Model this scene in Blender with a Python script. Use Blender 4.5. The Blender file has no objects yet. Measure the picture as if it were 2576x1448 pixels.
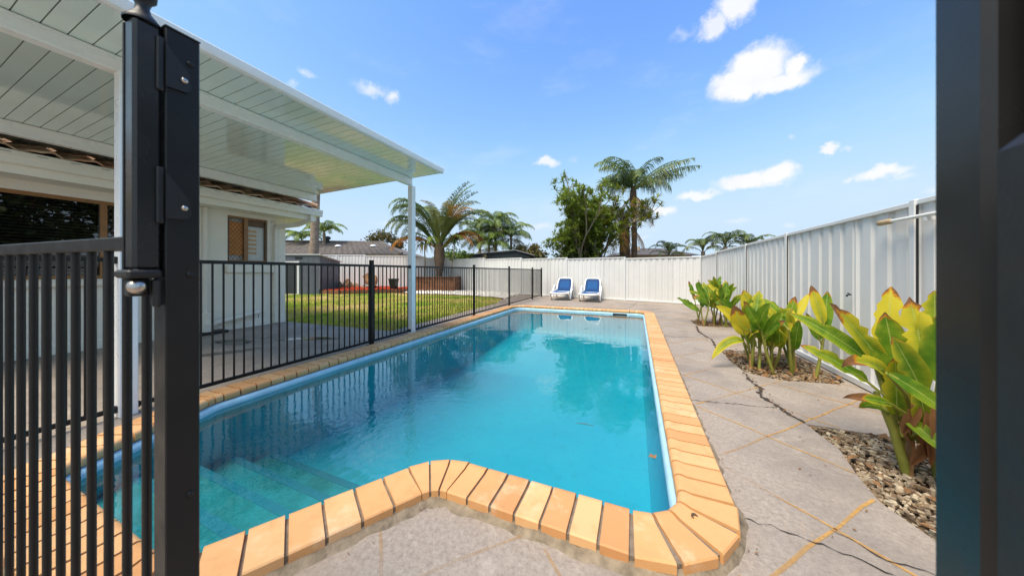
import bpy, bmesh, math, random
from math import radians, sin, cos, pi, sqrt, atan2
from mathutils import Vector, Matrix, noise as mnoise
from mathutils.geometry import delaunay_2d_cdt

random.seed(7)
scene = bpy.context.scene
C = scene.collection

# ------------------------------------------------------------------ camera
CAM_Z = 1.07
YAW = atan2(312, 745)
cam_d = bpy.data.cameras.new('camera')
cam_d.sensor_width = 36.0
cam_d.lens = 745.0 / 2576.0 * 36.0
cam_d.shift_y = -41.0 / 2576.0
cam_d.clip_start = 0.01
cam_d.clip_end = 2000
cam_d.dof.use_dof = True
cam_d.dof.focus_distance = 4.5
cam_d.dof.aperture_fstop = 3.6
cam = bpy.data.objects.new('camera', cam_d)
C.objects.link(cam)
cam.location = (0, 0, CAM_Z)
cam.rotation_euler = (radians(90), 0, YAW)
scene.camera = cam

# ------------------------------------------------------------------ light
SUN_EL, SUN_AZ = radians(62), radians(203)       # azimuth clockwise from +Y
SKY_STRENGTH = 0.135
SUN_STRENGTH = 2.0
EXPOSURE = 1.40
scene.view_settings.view_transform = 'Standard'
scene.view_settings.look = 'None'
scene.view_settings.gamma = 1.0
scene.view_settings.use_curve_mapping = False
scene.view_settings.exposure = EXPOSURE
try:
    scene.cycles.max_bounces = 8
    scene.cycles.transparent_max_bounces = 16
    scene.cycles.caustics_reflective = False
    scene.cycles.caustics_refractive = False
    scene.cycles.sample_clamp_indirect = 6.0
except Exception:
    pass

sun_d = bpy.data.lights.new('sun', 'SUN')
sun_d.energy = SUN_STRENGTH
sun_d.angle = radians(32)
sun_d.color = (1.0, 0.89, 0.74)
sun = bpy.data.objects.new('sun', sun_d)
C.objects.link(sun)
sd = Vector((sin(SUN_AZ) * cos(SUN_EL), cos(SUN_AZ) * cos(SUN_EL), sin(SUN_EL)))
sun.rotation_euler = sd.to_track_quat('Z', 'Y').to_euler()
sun.location = sd * 60

world = bpy.data.worlds.new('World')
scene.world = world
world.use_nodes = True
wt = world.node_tree
for n in list(wt.nodes):
    wt.nodes.remove(n)
def wn(t, **k):
    n = wt.nodes.new(t)
    for a, b in k.items():
        setattr(n, a, b)
    return n
def wl(a, b):
    wt.links.new(a, b)
w_out = wn('ShaderNodeOutputWorld')
w_bg = wn('ShaderNodeBackground')
w_bg.inputs['Strength'].default_value = SKY_STRENGTH
sky = wn('ShaderNodeTexSky', sky_type='NISHITA')
sky.sun_disc = False
sky.sun_elevation = SUN_EL
sky.sun_rotation = SUN_AZ
sky.air_density = 1.3
sky.dust_density = 0.3
sky.ozone_density = 3.0
w_tc = wn('ShaderNodeTexCoord')
w_noise = wn('ShaderNodeTexNoise')
w_noise.inputs['Scale'].default_value = 19.0
w_noise.inputs['Detail'].default_value = 7.0
w_noise.inputs['Roughness'].default_value = 0.62
wl(w_tc.outputs['Generated'], w_noise.inputs['Vector'])
w_sub = wn('ShaderNodeVectorMath', operation='SUBTRACT')
wl(w_noise.outputs['Color'], w_sub.inputs[0])
w_sub.inputs[1].default_value = (0.5, 0.5, 0.5)
w_sc = wn('ShaderNodeVectorMath', operation='SCALE')
wl(w_sub.outputs[0], w_sc.inputs[0])
w_sc.inputs['Scale'].default_value = 0.062
w_dir = wn('ShaderNodeVectorMath', operation='ADD')
wl(w_tc.outputs['Generated'], w_dir.inputs[0])
wl(w_sc.outputs[0], w_dir.inputs[1])
# clouds: bearing right of +Y (deg), elevation (deg), half width, half height (deg), cover
CLOUDS = [(16.8, 27.9, 3.6, 2.3, 1), (14.0, 27.0, 2.6, 1.9, 1), (19.8, 25.2, 3.2, 1.4, 1), (21.4, 26.6, 1.2, 1.2, 1), (17.0, 25.7, 4.2, 1.3, 1),
          (14.3, 35.6, 1.9, 1.7, .85), (11.5, 34.2, 1.7, 1.5, .75), (7.4, 34.6, 1.8, .7, .35), (15.3, 13.6, 3.3, 1.1, .95), (19.1, 13.7, 2.4, 1.3, .95),
          (28.8, 11.6, 1.9, .9, .85), (26.4, 11.5, 1.1, .5, .5), (30.5, 10.8, 1.0, .4, .45), (24.0, 15.7, 1.0, .6, .85), (25.8, 15.0, .8, .4, .45),
          (-16.1, 20.1, 2.0, .8, .75), (-11.2, 20.1, 1.2, .7, .25), (9.4, 12.4, 2.9, .8, .8), (4.3, 10.4, 2.2, .9, .8), (-48.1, 29.2, 2.5, .9, .6), (-44.9, 28.8, 1.2, .9, .7),
          (-57.3, 28.8, 1.2, .5, .5), (-59.3, 26.9, .9, .5, .4), (-17.2, 8.7, 3.3, .8, .45), (20.4, 18.2, .5, .6, .4), (20.2, 6.6, .9, .4, .4), (-45.5, 8.3, 2.6, .6, .35), (14.5, 8.0, 2.4, .5, .4), (33.0, 9.0, 2.0, .6, .45), (1.0, 6.0, 2.0, .5, .35),
          (75, 26, 8, 3, .9), (150, 36, 9, 5, .9), (-130, 26, 12, 4, .9)]
w_sep = wn('ShaderNodeSeparateXYZ'); wl(w_dir.outputs[0], w_sep.inputs[0])
w_az = wn('ShaderNodeMath', operation='ARCTAN2'); wl(w_sep.outputs['X'], w_az.inputs[0]); wl(w_sep.outputs['Y'], w_az.inputs[1])
w_el = wn('ShaderNodeMath', operation='ARCSINE', use_clamp=False); wl(w_sep.outputs['Z'], w_el.inputs[0])
w_ae = wn('ShaderNodeCombineXYZ'); wl(w_az.outputs[0], w_ae.inputs[0]); wl(w_el.outputs[0], w_ae.inputs[1])
mask = None
for az, el, hw, hh, cov in CLOUDS:
    su, sv = cos(radians(el)) / radians(hw), 1 / radians(hh)
    ma = wn('ShaderNodeVectorMath', operation='MULTIPLY_ADD'); wl(w_ae.outputs[0], ma.inputs[0])
    ma.inputs[1].default_value = (su, sv, 0); ma.inputs[2].default_value = (-radians(az) * su, -radians(el) * sv, 0)
    ln = wn('ShaderNodeVectorMath', operation='LENGTH'); wl(ma.outputs[0], ln.inputs[0])
    w_ = .75 if cov > .7 else 1.1
    mr = wn('ShaderNodeMath', operation='MULTIPLY_ADD'); wl(ln.outputs['Value'], mr.inputs[0])
    mr.inputs[1].default_value = -cov / w_; mr.inputs[2].default_value = cov * 1.32 / w_
    if cov < 1:
        mn = wn('ShaderNodeMath', operation='MINIMUM'); wl(mr.outputs[0], mn.inputs[0]); mn.inputs[1].default_value = cov; mr = mn
    if mask is None:
        mask = mr.outputs[0]
    else:
        mx = wn('ShaderNodeMath', operation='MAXIMUM'); wl(mask, mx.inputs[0]); wl(mr.outputs[0], mx.inputs[1]); mask = mx.outputs[0]
w_sm = wn('ShaderNodeMapRange', interpolation_type='SMOOTHSTEP'); wl(mask, w_sm.inputs['Value'])
w_wm = wn('ShaderNodeMapping'); w_wm.inputs['Scale'].default_value = (2.2, 2.2, 6.5); wl(w_tc.outputs['Generated'], w_wm.inputs['Vector'])
w_wn = wn('ShaderNodeTexNoise'); w_wn.inputs['Scale'].default_value = 1.6; w_wn.inputs['Detail'].default_value = 6.0; w_wn.inputs['Roughness'].default_value = .6; wl(w_wm.outputs[0], w_wn.inputs['Vector'])
w_wr = wn('ShaderNodeMapRange', interpolation_type='SMOOTHSTEP'); wl(w_wn.outputs['Fac'], w_wr.inputs['Value'])
w_wr.inputs['From Min'].default_value = .50; w_wr.inputs['From Max'].default_value = .74; w_wr.inputs['To Max'].default_value = .13
w_wx = wn('ShaderNodeMath', operation='MAXIMUM'); wl(w_sm.outputs[0], w_wx.inputs[0]); wl(w_wr.outputs[0], w_wx.inputs[1])
mask = w_wx.outputs[0]
try:
    world.cycles.sampling_method = 'MANUAL'; world.cycles.sample_map_resolution = 512
except Exception:
    pass
w_mix = wn('ShaderNodeMix', data_type='RGBA')
wl(mask, w_mix.inputs['Factor'])
# tone of the camera's sky: a power curve per channel, the same over the whole dome
w_sp = wn('ShaderNodeSeparateColor'); wl(sky.outputs[0], w_sp.inputs[0])
w_cmb = wn('ShaderNodeCombineColor')
for i_, (k_, p_, m_) in enumerate(((.3236, 1.9, 1.8), (.2342, 1.9, 2.3), (2.2, .5, 2.85))):
    pw_ = wn('ShaderNodeMath', operation='POWER'); wl(w_sp.outputs[i_], pw_.inputs[0]); pw_.inputs[1].default_value = p_
    ml_ = wn('ShaderNodeMath', operation='MULTIPLY'); wl(pw_.outputs[0], ml_.inputs[0]); ml_.inputs[1].default_value = -k_
    ex_n = wn('ShaderNodeMath', operation='EXPONENT'); wl(ml_.outputs[0], ex_n.inputs[0])
    fi_ = wn('ShaderNodeMath', operation='MULTIPLY_ADD'); wl(ex_n.outputs[0], fi_.inputs[0]); fi_.inputs[1].default_value = -m_; fi_.inputs[2].default_value = m_
    wl(fi_.outputs[0], w_cmb.inputs[i_])
wl(w_cmb.outputs[0], w_mix.inputs['A'])
w_cl = wn('ShaderNodeMix', data_type='RGBA')
wl(w_noise.outputs['Fac'], w_cl.inputs['Factor'])
w_cl.inputs['A'].default_value = (2.55, 2.6, 2.8, 1)
w_cl.inputs['B'].default_value = (3.0, 3.0, 3.05, 1)
wl(w_cl.outputs['Result'], w_mix.inputs['B'])
wl(w_mix.outputs['Result'], w_bg.inputs['Color'])
wl(w_bg.outputs[0], w_out.inputs['Surface'])

# ------------------------------------------------------------------ materials
def L(r, g, b):
    f = lambda v: ((v / 255.0 + 0.055) / 1.055) ** 2.4 if v > 10 else v / 255.0 / 12.92
    return (f(r), f(g), f(b), 1.0)
class NT:
    def __init__(self, name):
        self.m = bpy.data.materials.new(name); self.m.use_nodes = True
        self.t = self.m.node_tree
        self.b = self.t.nodes['Principled BSDF']; self.o = self.t.nodes['Material Output']
        self.tc = self.n('ShaderNodeTexCoord')
    def n(self, t, **k):
        x = self.t.nodes.new(t)
        for a, b in k.items():
            setattr(x, a, b)
        return x
    def l(self, a, b): self.t.links.new(a, b)
    def geo(self): return self.n('ShaderNodeNewGeometry').outputs['Position']
    def noise(self, scale, detail=4, rough=.55, vec=None, dist=0):
        x = self.n('ShaderNodeTexNoise'); x.inputs['Scale'].default_value = scale
        x.inputs['Detail'].default_value = detail; x.inputs['Roughness'].default_value = rough
        x.inputs['Distortion'].default_value = dist
        self.l(vec if vec is not None else self.tc.outputs['Object'], x.inputs['Vector'])
        return x.outputs['Fac']
    def ramp(self, fac, stops):
        r = self.n('ShaderNodeValToRGB'); e = r.color_ramp.elements
        e[0].position, e[0].color = stops[0]; e[1].position, e[1].color = stops[-1]
        for p, c in stops[1:-1]:
            q = e.new(p); q.color = c
        self.l(fac, r.inputs[0]); return r.outputs['Color']
    def mix(self, fac, a, b, mode='MIX'):
        x = self.n('ShaderNodeMix', data_type='RGBA', blend_type=mode)
        for v, s in ((fac, 'Factor'), (a, 'A'), (b, 'B')):
            if hasattr(v, 'is_linked'):
                self.l(v, x.inputs[s])
            else:
                x.inputs[s].default_value = v
        return x.outputs['Result']
    def mapr(self, v, a, b, c=0., d=1., smooth=True):
        x = self.n('ShaderNodeMapRange'); x.interpolation_type = 'SMOOTHSTEP' if smooth else 'LINEAR'
        x.inputs['From Min'].default_value = a; x.inputs['From Max'].default_value = b
        x.inputs['To Min'].default_value = c; x.inputs['To Max'].default_value = d
        self.l(v, x.inputs['Value']); return x.outputs[0]
    def math(self, op, a, b=None):
        x = self.n('ShaderNodeMath', operation=op)
        for i, v in enumerate((a, b)):
            if v is None: continue
            if hasattr(v, 'is_linked'): self.l(v, x.inputs[i])
            else: x.inputs[i].default_value = v
        return x.outputs[0]
    def bump(self, h, strength=.3, dist=.01, normal=None):
        x = self.n('ShaderNodeBump'); x.inputs['Strength'].default_value = strength; x.inputs['Distance'].default_value = dist
        self.l(h, x.inputs['Height'])
        if normal: self.l(normal, x.inputs['Normal'])
        return x.outputs[0]
    def col(self, c): self.l(c, self.b.inputs['Base Color'])
    def rough(self, v):
        if hasattr(v, 'is_linked'): self.l(v, self.b.inputs['Roughness'])
        else: self.b.inputs['Roughness'].default_value = v
    def nor(self, v): self.l(v, self.b.inputs['Normal'])
    def rnd(self): return self.n('ShaderNodeObjectInfo').outputs['Random']
    def attr(self, name):
        a = self.n('ShaderNodeAttribute', attribute_type='OBJECT', attribute_name=name); return a.outputs['Fac']

M = {}
def simple(name, c, rough=.5, var=.12, scale=6, spec=.5, metal=0., bump=0., bscale=60, obj_var=0., world_space=False):
    t = NT(name)
    vec = t.geo() if world_space else None
    f = t.noise(scale, 5, .6, vec)
    lo = tuple(x * (1 - var) for x in c[:3]) + (1,); hi = tuple(min(1, x * (1 + var)) for x in c[:3]) + (1,)
    col = t.ramp(f, [(.3, lo), (.7, hi)])
    if obj_var:
        k = t.mapr(t.rnd(), 0, 1, 1 - obj_var, 1 + obj_var, False)
        cc = t.n('ShaderNodeCombineColor')
        for i in range(3): t.l(k, cc.inputs[i])
        col = t.mix(1.0, col, cc.outputs[0], 'MULTIPLY')
    t.col(col)
    t.rough(t.mapr(t.noise(scale * 3, 3, .5, vec), .3, .7, max(.02, rough - .08), min(1, rough + .08)))
    t.b.inputs['Metallic'].default_value = metal
    t.b.inputs['Specular IOR Level'].default_value = spec
    if bump: t.nor(t.bump(t.noise(bscale, 4, .6, vec), bump, .01))
    M[name] = t.m
    return t

# paving: sprayed grey-pink concrete with mottling and stains
t = NT('paving'); g = t.geo()
n1 = t.noise(1.5, 6, .65, g); n2 = t.noise(48, 6, .8, g); n3 = t.noise(150, 3, .6, g); n4 = t.noise(.7, 3, .5, g)
c = t.ramp(n2, [(.28, L(120, 110, 101)), (.47, L(155, 142, 129)), (.56, L(165, 152, 138)), (.72, L(184, 174, 162))])
c = t.mix(t.mapr(n1, .42, .66, 0, .55), c, L(120, 110, 102))
c = t.mix(t.mapr(t.noise(3.4, 6, .7, g, .8), .56, .70, 0, .45), c, L(190, 178, 163))
c = t.mix(t.mapr(n3, .62, .72, 0, .35), c, L(212, 204, 196))
c = t.mix(t.mapr(n4, .56, .7, 0, .22), c, L(178, 142, 100))
oc = t.noise(5.0, 6, .72, g, .6)
c = t.mix(t.mapr(oc, .64, .70, 0, .5), c, L(196, 150, 88))
t.col(c); t.rough(.8)
t.nor(t.bump(t.math('ADD', n3, t.math('MULTIPLY', n2, 1.5)), .35, .006)); M['paving'] = t.m
# ochre line left by the stencil
t = NT('ochre_line'); g = t.geo()
c = t.ramp(t.noise(30, 5, .6, g), [(.3, L(176, 130, 66)), (.7, L(208, 162, 92))])
t.col(c); t.rough(.8)
tr = t.n('ShaderNodeBsdfTransparent'); mx = t.n('ShaderNodeMixShader')
a = t.math('MULTIPLY', t.mapr(t.noise(60, 5, .7, g), .30, .42), t.mapr(t.noise(1.6, 4, .6, g), .38, .60, .10, .85))
t.l(a, mx.inputs[0]); t.l(tr.outputs[0], mx.inputs[1]); t.l(t.b.outputs[0], mx.inputs[2]); t.l(mx.outputs[0], t.o.inputs['Surface'])
M['ochre_line'] = t.m
t = simple('pale_line', L(176, 162, 150), .85, .15, 20, .2, world_space=True)
simple('crack_dirt', (.055, .044, .035, 1), .95, .5, 40, .2, bump=.6, world_space=True)
# coping brick
t = NT('coping_brick')
r = t.rnd()
c = t.ramp(r, [(0, L(212, 154, 98)), (.3, L(221, 166, 108)), (.6, L(228, 177, 122)), (.85, L(218, 160, 102)), (1, L(204, 144, 90))])
vec = t.n('ShaderNodeVectorMath', operation='ADD'); t.l(t.tc.outputs['Object'], vec.inputs[0])
cc = t.n('ShaderNodeCombineXYZ'); t.l(t.math('MULTIPLY', r, 37.0), cc.inputs[0]); t.l(t.math('MULTIPLY', r, 91.0), cc.inputs[1]); t.l(cc.outputs[0], vec.inputs[1])
n = t.noise(14, 5, .6, vec.outputs[0]); n2 = t.noise(160, 3, .6, vec.outputs[0])
c = t.mix(t.mapr(n, .45, .75, 0, .5), c, L(210, 146, 88))
c = t.mix(t.mapr(n2, .66, .74, 0, .5), c, L(150, 100, 56))
c = t.mix(t.mapr(t.noise(7, 6, .7, vec.outputs[0]), .64, .74, 0, .35), c, L(244, 220, 190))
c = t.mix(t.mapr(t.noise(2.3, 6, .7, t.geo()), .54, .68, 0, .40), c, L(238, 212, 176))
c = t.mix(t.mapr(t.noise(6.0, 6, .75, t.geo()), .62, .70, 0, .35), c, L(150, 112, 78))
t.col(c); t.rough(.55); t.nor(t.bump(n2, .12, .003)); M['coping_brick'] = t.m
simple('mortar', L(132, 119, 103), .9, .25, 25, .2, bump=.5, bscale=90, world_space=True)
simple('old_mortar', L(140, 126, 106), .9, .4, 16, .2, bump=.8, bscale=50, world_space=True)
# pool paint
t = NT('pool_paint'); g = t.geo()
n1 = t.noise(1.3, 5, .6, g, .5); n2 = t.noise(9, 6, .7, g); n3 = t.noise(60, 4, .7, g)
c = t.ramp(n1, [(.3, (.045, .68, .88, 1)), (.7, (.075, .75, .92, 1))])
c = t.mix(t.mapr(n2, .50, .74, 0, .42), c, (.03, .50, .62, 1))
c = t.mix(t.mapr(n3, .54, .74, 0, .4), c, (.022, .38, .43, 1))
t.col(c); t.rough(.6); t.nor(t.bump(n2, .2, .01)); M['pool_paint'] = t.m
t = NT('pool_step_paint'); g = t.geo()
n2 = t.noise(5, 6, .7, g); n3 = t.noise(50, 5, .75, g)
c = t.mix(t.mapr(n2, .3, .65), (.12, .62, .72, 1), (.045, .40, .44, 1))
c = t.mix(t.mapr(n3, .5, .7, 0, .5), c, (.02, .19, .21, 1))
c = t.mix(t.mapr(t.noise(24, 5, .7, g), .66, .74, 0, .5), c, (.25, .4, .34, 1))
t.col(c); t.rough(.7); M['pool_step_paint'] = t.m
simple('pool_lip_paint', L(172, 210, 228), .45, .12, 7, .5, bump=.15, bscale=70, world_space=True)
simple('step_edge_paint', L(80, 172, 200), .5, .1, 20, world_space=True)
# water: clear tinted sheet, fresnel mirror
t = NT('pool_water'); g = t.geo()
mp = t.n('ShaderNodeMapping'); mp.inputs['Scale'].default_value = (1.0, .55, 1.0); t.l(g, mp.inputs[0])
calm = t.noise(2.2, 2, .4, g)
rip = t.noise(17, 3, .55, mp.outputs[0], .4)
# ripples spreading from the return inlet near the step bay
sv = t.n('ShaderNodeVectorMath', operation='DISTANCE'); t.l(g, sv.inputs[0]); sv.inputs[1].default_value = (-1.35, 1.75, -.07)
dist = sv.outputs['Value']
near = t.mapr(dist, .1, 2.6, 1.0, 0.0)
wv = t.n('ShaderNodeTexWave', wave_type='RINGS', rings_direction='SPHERICAL'); wv.inputs['Scale'].default_value = 4.2; wv.inputs['Distortion'].default_value = 5.0
wv.inputs['Detail'].default_value = 2.0; wv.inputs['Detail Scale'].default_value = 2.2
sb = t.n('ShaderNodeVectorMath', operation='SUBTRACT'); t.l(g, sb.inputs[0]); sb.inputs[1].default_value = (-1.35, 1.75, -.07); t.l(sb.outputs[0], wv.inputs['Vector'])
h = t.math('ADD', t.math('MULTIPLY', calm, .5), t.math('MULTIPLY', rip, t.math('ADD', .035, t.math('MULTIPLY', near, .26))))
h = t.math('ADD', h, t.math('MULTIPLY', wv.outputs['Fac'], t.math('MULTIPLY', t.mapr(dist, .2, 1.1, 1.0, 0.0), .05)))
nb = t.bump(h, .55, .014)
fr = t.n('ShaderNodeFresnel'); fr.inputs['IOR'].default_value = 1.95; t.l(nb, fr.inputs['Normal'])
gl = t.n('ShaderNodeBsdfGlossy'); gl.inputs['Roughness'].default_value = 0.0; t.l(nb, gl.inputs['Normal'])
trn = t.n('ShaderNodeBsdfTransparent'); trn.inputs['Color'].default_value = (.58, .99, 1.0, 1)
mx = t.n('ShaderNodeMixShader'); t.l(t.math('MINIMUM', t.math('MULTIPLY', fr.outputs[0], 1.15), 1.0), mx.inputs[0]); t.l(trn.outputs[0], mx.inputs[1]); t.l(gl.outputs[0], mx.inputs[2])
t.l(mx.outputs[0], t.o.inputs['Surface']); M['pool_water'] = t.m
# puddle
t = NT('puddle'); g = t.geo()
fr = t.n('ShaderNodeFresnel'); fr.inputs['IOR'].default_value = 1.33
gl = t.n('ShaderNodeBsdfGlossy'); gl.inputs['Roughness'].default_value = 0.03
trn = t.n('ShaderNodeBsdfTransparent'); trn.inputs['Color'].default_value = (.62, .58, .55, 1)
mx = t.n('ShaderNodeMixShader'); t.l(fr.outputs[0], mx.inputs[0]); t.l(trn.outputs[0], mx.inputs[1]); t.l(gl.outputs[0], mx.inputs[2]); t.l(mx.outputs[0], t.o.inputs['Surface']); M['puddle'] = t.m

simple('fence_white', L(215, 214, 211), .42, .05, 1.2, .4, bump=.12, bscale=3.0, world_space=True, obj_var=.05)
simple('fence_trim', L(218, 218, 216), .4, .03, 2, world_space=True)
simple('seam_dark', (.015, .016, .017, 1), .8, .2)
t = simple('patio_white', L(226, 240, 234), .09, .03, 1.5, .9, bump=.10, bscale=2.2, world_space=True); t.b.inputs['Coat Weight'].default_value = .6; t.b.inputs['Coat Roughness'].default_value = .04
simple('patio_trim', L(244, 245, 243), .3, .03, 3, .5, world_space=True)
simple('joint_grey', L(120, 130, 128), .6, .1)
simple('black_metal', (.013, .0125, .012, 1), .40, .3, 5, .32, bump=.03, bscale=250)
simple('black_gloss', (.020, .0195, .019, 1), .26, .3, 3, .42, bump=.02, bscale=12)
simple('black_plastic', (.019, .0185, .018, 1), .45, .25, 12, .4, bump=.06, bscale=200)
simple('chrome', (.55, .48, .42, 1), .28, .1, 20, .5, metal=1.)
simple('render_cream', L(240, 236, 224), .75, .05, 1.4, .3, bump=.12, bscale=45, world_space=True)
simple('eave_cream', L(240, 238, 226), .45, .05, 2, .4, world_space=True)
simple('pvc', L(228, 224, 212), .4, .06, 6)
simple('bronze', L(150, 108, 62), .4, .15, 8, .5)
simple('bronze_dark', L(96, 70, 44), .45, .2, 8, .5)
simple('blind_orange', L(226, 158, 96), .8, .15, 9, .2)
simple('blind_tan', L(206, 170, 132), .8, .12, 9, .2)
simple('blind_dark', (.20, .175, .16, 1), .6, .2, 6)
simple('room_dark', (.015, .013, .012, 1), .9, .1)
simple('frosted', L(196, 200, 196), .35, .05, 5)
# window pane
t = NT('window_glass')
fr = t.n('ShaderNodeFresnel'); fr.inputs['IOR'].default_value = 1.6
gl = t.n('ShaderNodeBsdfGlossy'); gl.inputs['Roughness'].default_value = 0.01
trn = t.n('ShaderNodeBsdfTransparent'); trn.inputs['Color'].default_value = (.78, .78, .78, 1)
mx = t.n('ShaderNodeMixShader'); t.l(t.math('MULTIPLY', fr.outputs[0], 1.5), mx.inputs[0]); t.l(trn.outputs[0], mx.inputs[1]); t.l(gl.outputs[0], mx.inputs[2]); t.l(mx.outputs[0], t.o.inputs['Surface']); M['window_glass'] = t.m
# roof tile of the house
t = NT('brown_tile'); r = t.rnd(); g = t.geo()
c = t.ramp(r, [(0, L(176, 146, 122)), (.5, L(200, 166, 136)), (1, L(184, 138, 110))])
c = t.mix(t.mapr(t.noise(12, 6, .7, g), .45, .7, 0, .6), c, L(224, 204, 174))
c = t.mix(t.mapr(t.noise(30, 5, .7, g), .6, .7, 0, .6), c, L(84, 70, 60))
t.col(c); t.rough(.8); t.nor(t.bump(t.noise(80, 4, .6, g), .3, .006)); M['brown_tile'] = t.m
simple('grey_tile', L(112, 104, 98), .85, .35, 3.5, .3, bump=.4, bscale=14, world_space=True)
simple('roof_dark', L(88, 82, 78), .8, .25, 5, world_space=True)
simple('metal_roof', L(150, 152, 150), .5, .12, 2, world_space=True)
simple('shed_grey', L(92, 96, 104), .5, .16, 1.5, .4, world_space=True)
simple('shed_dark', L(52, 58, 60), .5, .16, 2, .4, world_space=True)
simple('tan_wall', L(176, 156, 128), .8, .1, 3)
# lawn
t = NT('lawn_soil'); g = t.geo()
n1 = t.noise(.55, 4, .6, g); n2 = t.noise(14, 5, .7, g)
c = t.ramp(n1, [(.34, L(120, 142, 52)), (.5, L(156, 160, 74)), (.66, L(206, 184, 120))])
c = t.mix(t.mapr(n2, .35, .7, 0, .6), c, L(70, 88, 30))
t.col(c); t.rough(.95); M['lawn_soil'] = t.m
t = NT('grass_blade'); g = t.geo()
n1 = t.noise(.55, 4, .6, g); n2 = t.noise(9, 3, .6, g)
c = t.ramp(n1, [(.36, L(146, 172, 66)), (.45, L(186, 192, 84)), (.52, L(210, 196, 108)), (.60, L(232, 208, 146))])
c = t.mix(t.mapr(n2, .4, .7, 0, .4), c, L(142, 168, 60))
t.col(c); t.rough(.6); t.b.inputs['Specular IOR Level'].default_value = .25; M['grass_blade'] = t.m
simple('earth', L(120, 108, 84), .95, .35, .8, .2, bump=.5, bscale=6, world_space=True)
simple('bed_soil', L(86, 70, 54), .95, .4, 14, .2, bump=.8, bscale=40, world_space=True)
simple('red_mulch', L(178, 62, 34), .95, .45, 14, .2, bump=.9, bscale=24, world_space=True, obj_var=0)
simple('sleeper', L(124, 86, 62), .85, .3, 3, .25, bump=.4, bscale=22, obj_var=.18)
simple('white_pebble', L(228, 222, 212), .8, .12, 6, .3, world_space=True)
t = NT('bed_stone'); g = t.geo()
v = t.n('ShaderNodeTexVoronoi'); v.inputs['Scale'].default_value = 26; t.l(g, v.inputs['Vector'])
s = t.n('ShaderNodeSeparateColor'); t.l(v.outputs['Color'], s.inputs[0])
c = t.ramp(s.outputs[0], [(0, L(112, 90, 68)), (.35, L(152, 130, 102)), (.7, L(196, 180, 152)), (1, L(92, 72, 54))])
t.col(t.mix(t.mapr(t.noise(60, 4, .6, g), .45, .7, 0, .4), c, L(120, 100, 80))); t.rough(.8); M['bed_stone'] = t.m
simple('garden_rock', L(146, 112, 84), .9, .4, 3, .25, bump=.7, bscale=9)
simple('dead_leaf', L(140, 104, 70), .85, .4, 12, .2, obj_var=.3, world_space=True)
simple('pot_black', (.02, .021, .022, 1), .3, .2, 6)
simple('plastic_white', L(238, 238, 236), .35, .03, 4, .5)
simple('sling_blue', L(4, 76, 134), .7, .12, 160, .3, bump=.2, bscale=500)
simple('sling_blue_dark', L(3, 60, 112), .7, .12, 160, .3)
simple('pole_white', L(224, 222, 214), .4, .08, 8)
simple('pole_cap', L(176, 150, 112), .7, .2, 12)
simple('bark_palm', L(150, 132, 114), .9, .35, 7, .2, bump=.6, bscale=18)
simple('bark_brown', L(104, 88, 74), .9, .4, 6, .2, bump=.6, bscale=20)
simple('bark_pale', L(150, 138, 118), .9, .3, 8, .2, bump=.4, bscale=24)
simple('dead_frond', L(178, 134, 70), .8, .35, 4, .2)

def foliage(name, dark, light, tip=None, scale=1.6, trans=.25, rough=.45):
    t = NT(name); g = t.geo()
    n = t.noise(scale, 4, .65, g); r = t.rnd()
    f = t.math('ADD', t.math('MULTIPLY', n, .75), t.math('MULTIPLY', r, .3))
    c = t.ramp(f, [(.3, dark), (.75, light)])
    if tip is not None:
        c = t.mix(t.mapr(t.noise(scale * .6, 3, .6, g), .56, .68, 0, .85), c, tip)
    t.col(c); t.rough(rough); t.b.inputs['Specular IOR Level'].default_value = .35
    tl = t.n('ShaderNodeBsdfTranslucent'); t.l(c, tl.inputs['Color'])
    mx = t.n('ShaderNodeMixShader'); mx.inputs[0].default_value = trans
    t.l(t.b.outputs[0], mx.inputs[1]); t.l(tl.outputs[0], mx.inputs[2]); t.l(mx.outputs[0], t.o.inputs['Surface'])
    M[name] = t.m
foliage('palm_green', L(62, 84, 44), L(134, 152, 80))
foliage('palm_mixed', L(66, 84, 50), L(140, 148, 82), L(186, 130, 52), .9)
foliage('palm_bright', L(64, 92, 34), L(146, 164, 62))
foliage('palm_dark', L(58, 76, 44), L(122, 138, 76))
foliage('palm_rust', L(150, 92, 34), L(206, 146, 62))
foliage('dracaena_leaf', L(66, 98, 40), L(152, 168, 68))
foliage('dracaena_yellow', L(104, 118, 34), L(190, 182, 62))
foliage('bush_olive', L(80, 76, 40), L(140, 128, 74))
foliage('tree_dark', L(40, 52, 28), L(86, 100, 52))
# ginger / heliconia blade: green to yellow with brown tips
t = NT('broad_leaf'); g = t.geo()
uv = t.n('ShaderNodeUVMap'); sx = t.n('ShaderNodeSeparateXYZ'); t.l(uv.outputs[0], sx.inputs[0])
u, v = sx.outputs['X'], sx.outputs['Y']
ye = t.attr('yellowing'); br = t.attr('browning')
n = t.noise(9, 5, .6, g)
wv = t.n('ShaderNodeTexWave', wave_type='BANDS', bands_direction='Y'); wv.inputs['Scale'].default_value = 11; wv.inputs['Distortion'].default_value = 1.2
t.l(uv.outputs[0], wv.inputs['Vector'])
side = t.math('ABSOLUTE', t.math('SUBTRACT', u, .5))
c = t.mix(t.mapr(n, .35, .65), L(84, 128, 30), L(138, 166, 42))
c = t.mix(t.math('MULTIPLY', wv.outputs['Fac'], .4), c, L(92, 132, 36))
yf = t.math('ADD', t.math('MULTIPLY', ye, 1.3), t.math('ADD', t.math('MULTIPLY', side, .9), t.math('ADD', t.math('MULTIPLY', v, .35), t.math('MULTIPLY', n, .5))))
c = t.mix(t.mapr(yf, .85, 1.6, 0, .95), c, L(222, 204, 56))
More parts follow.
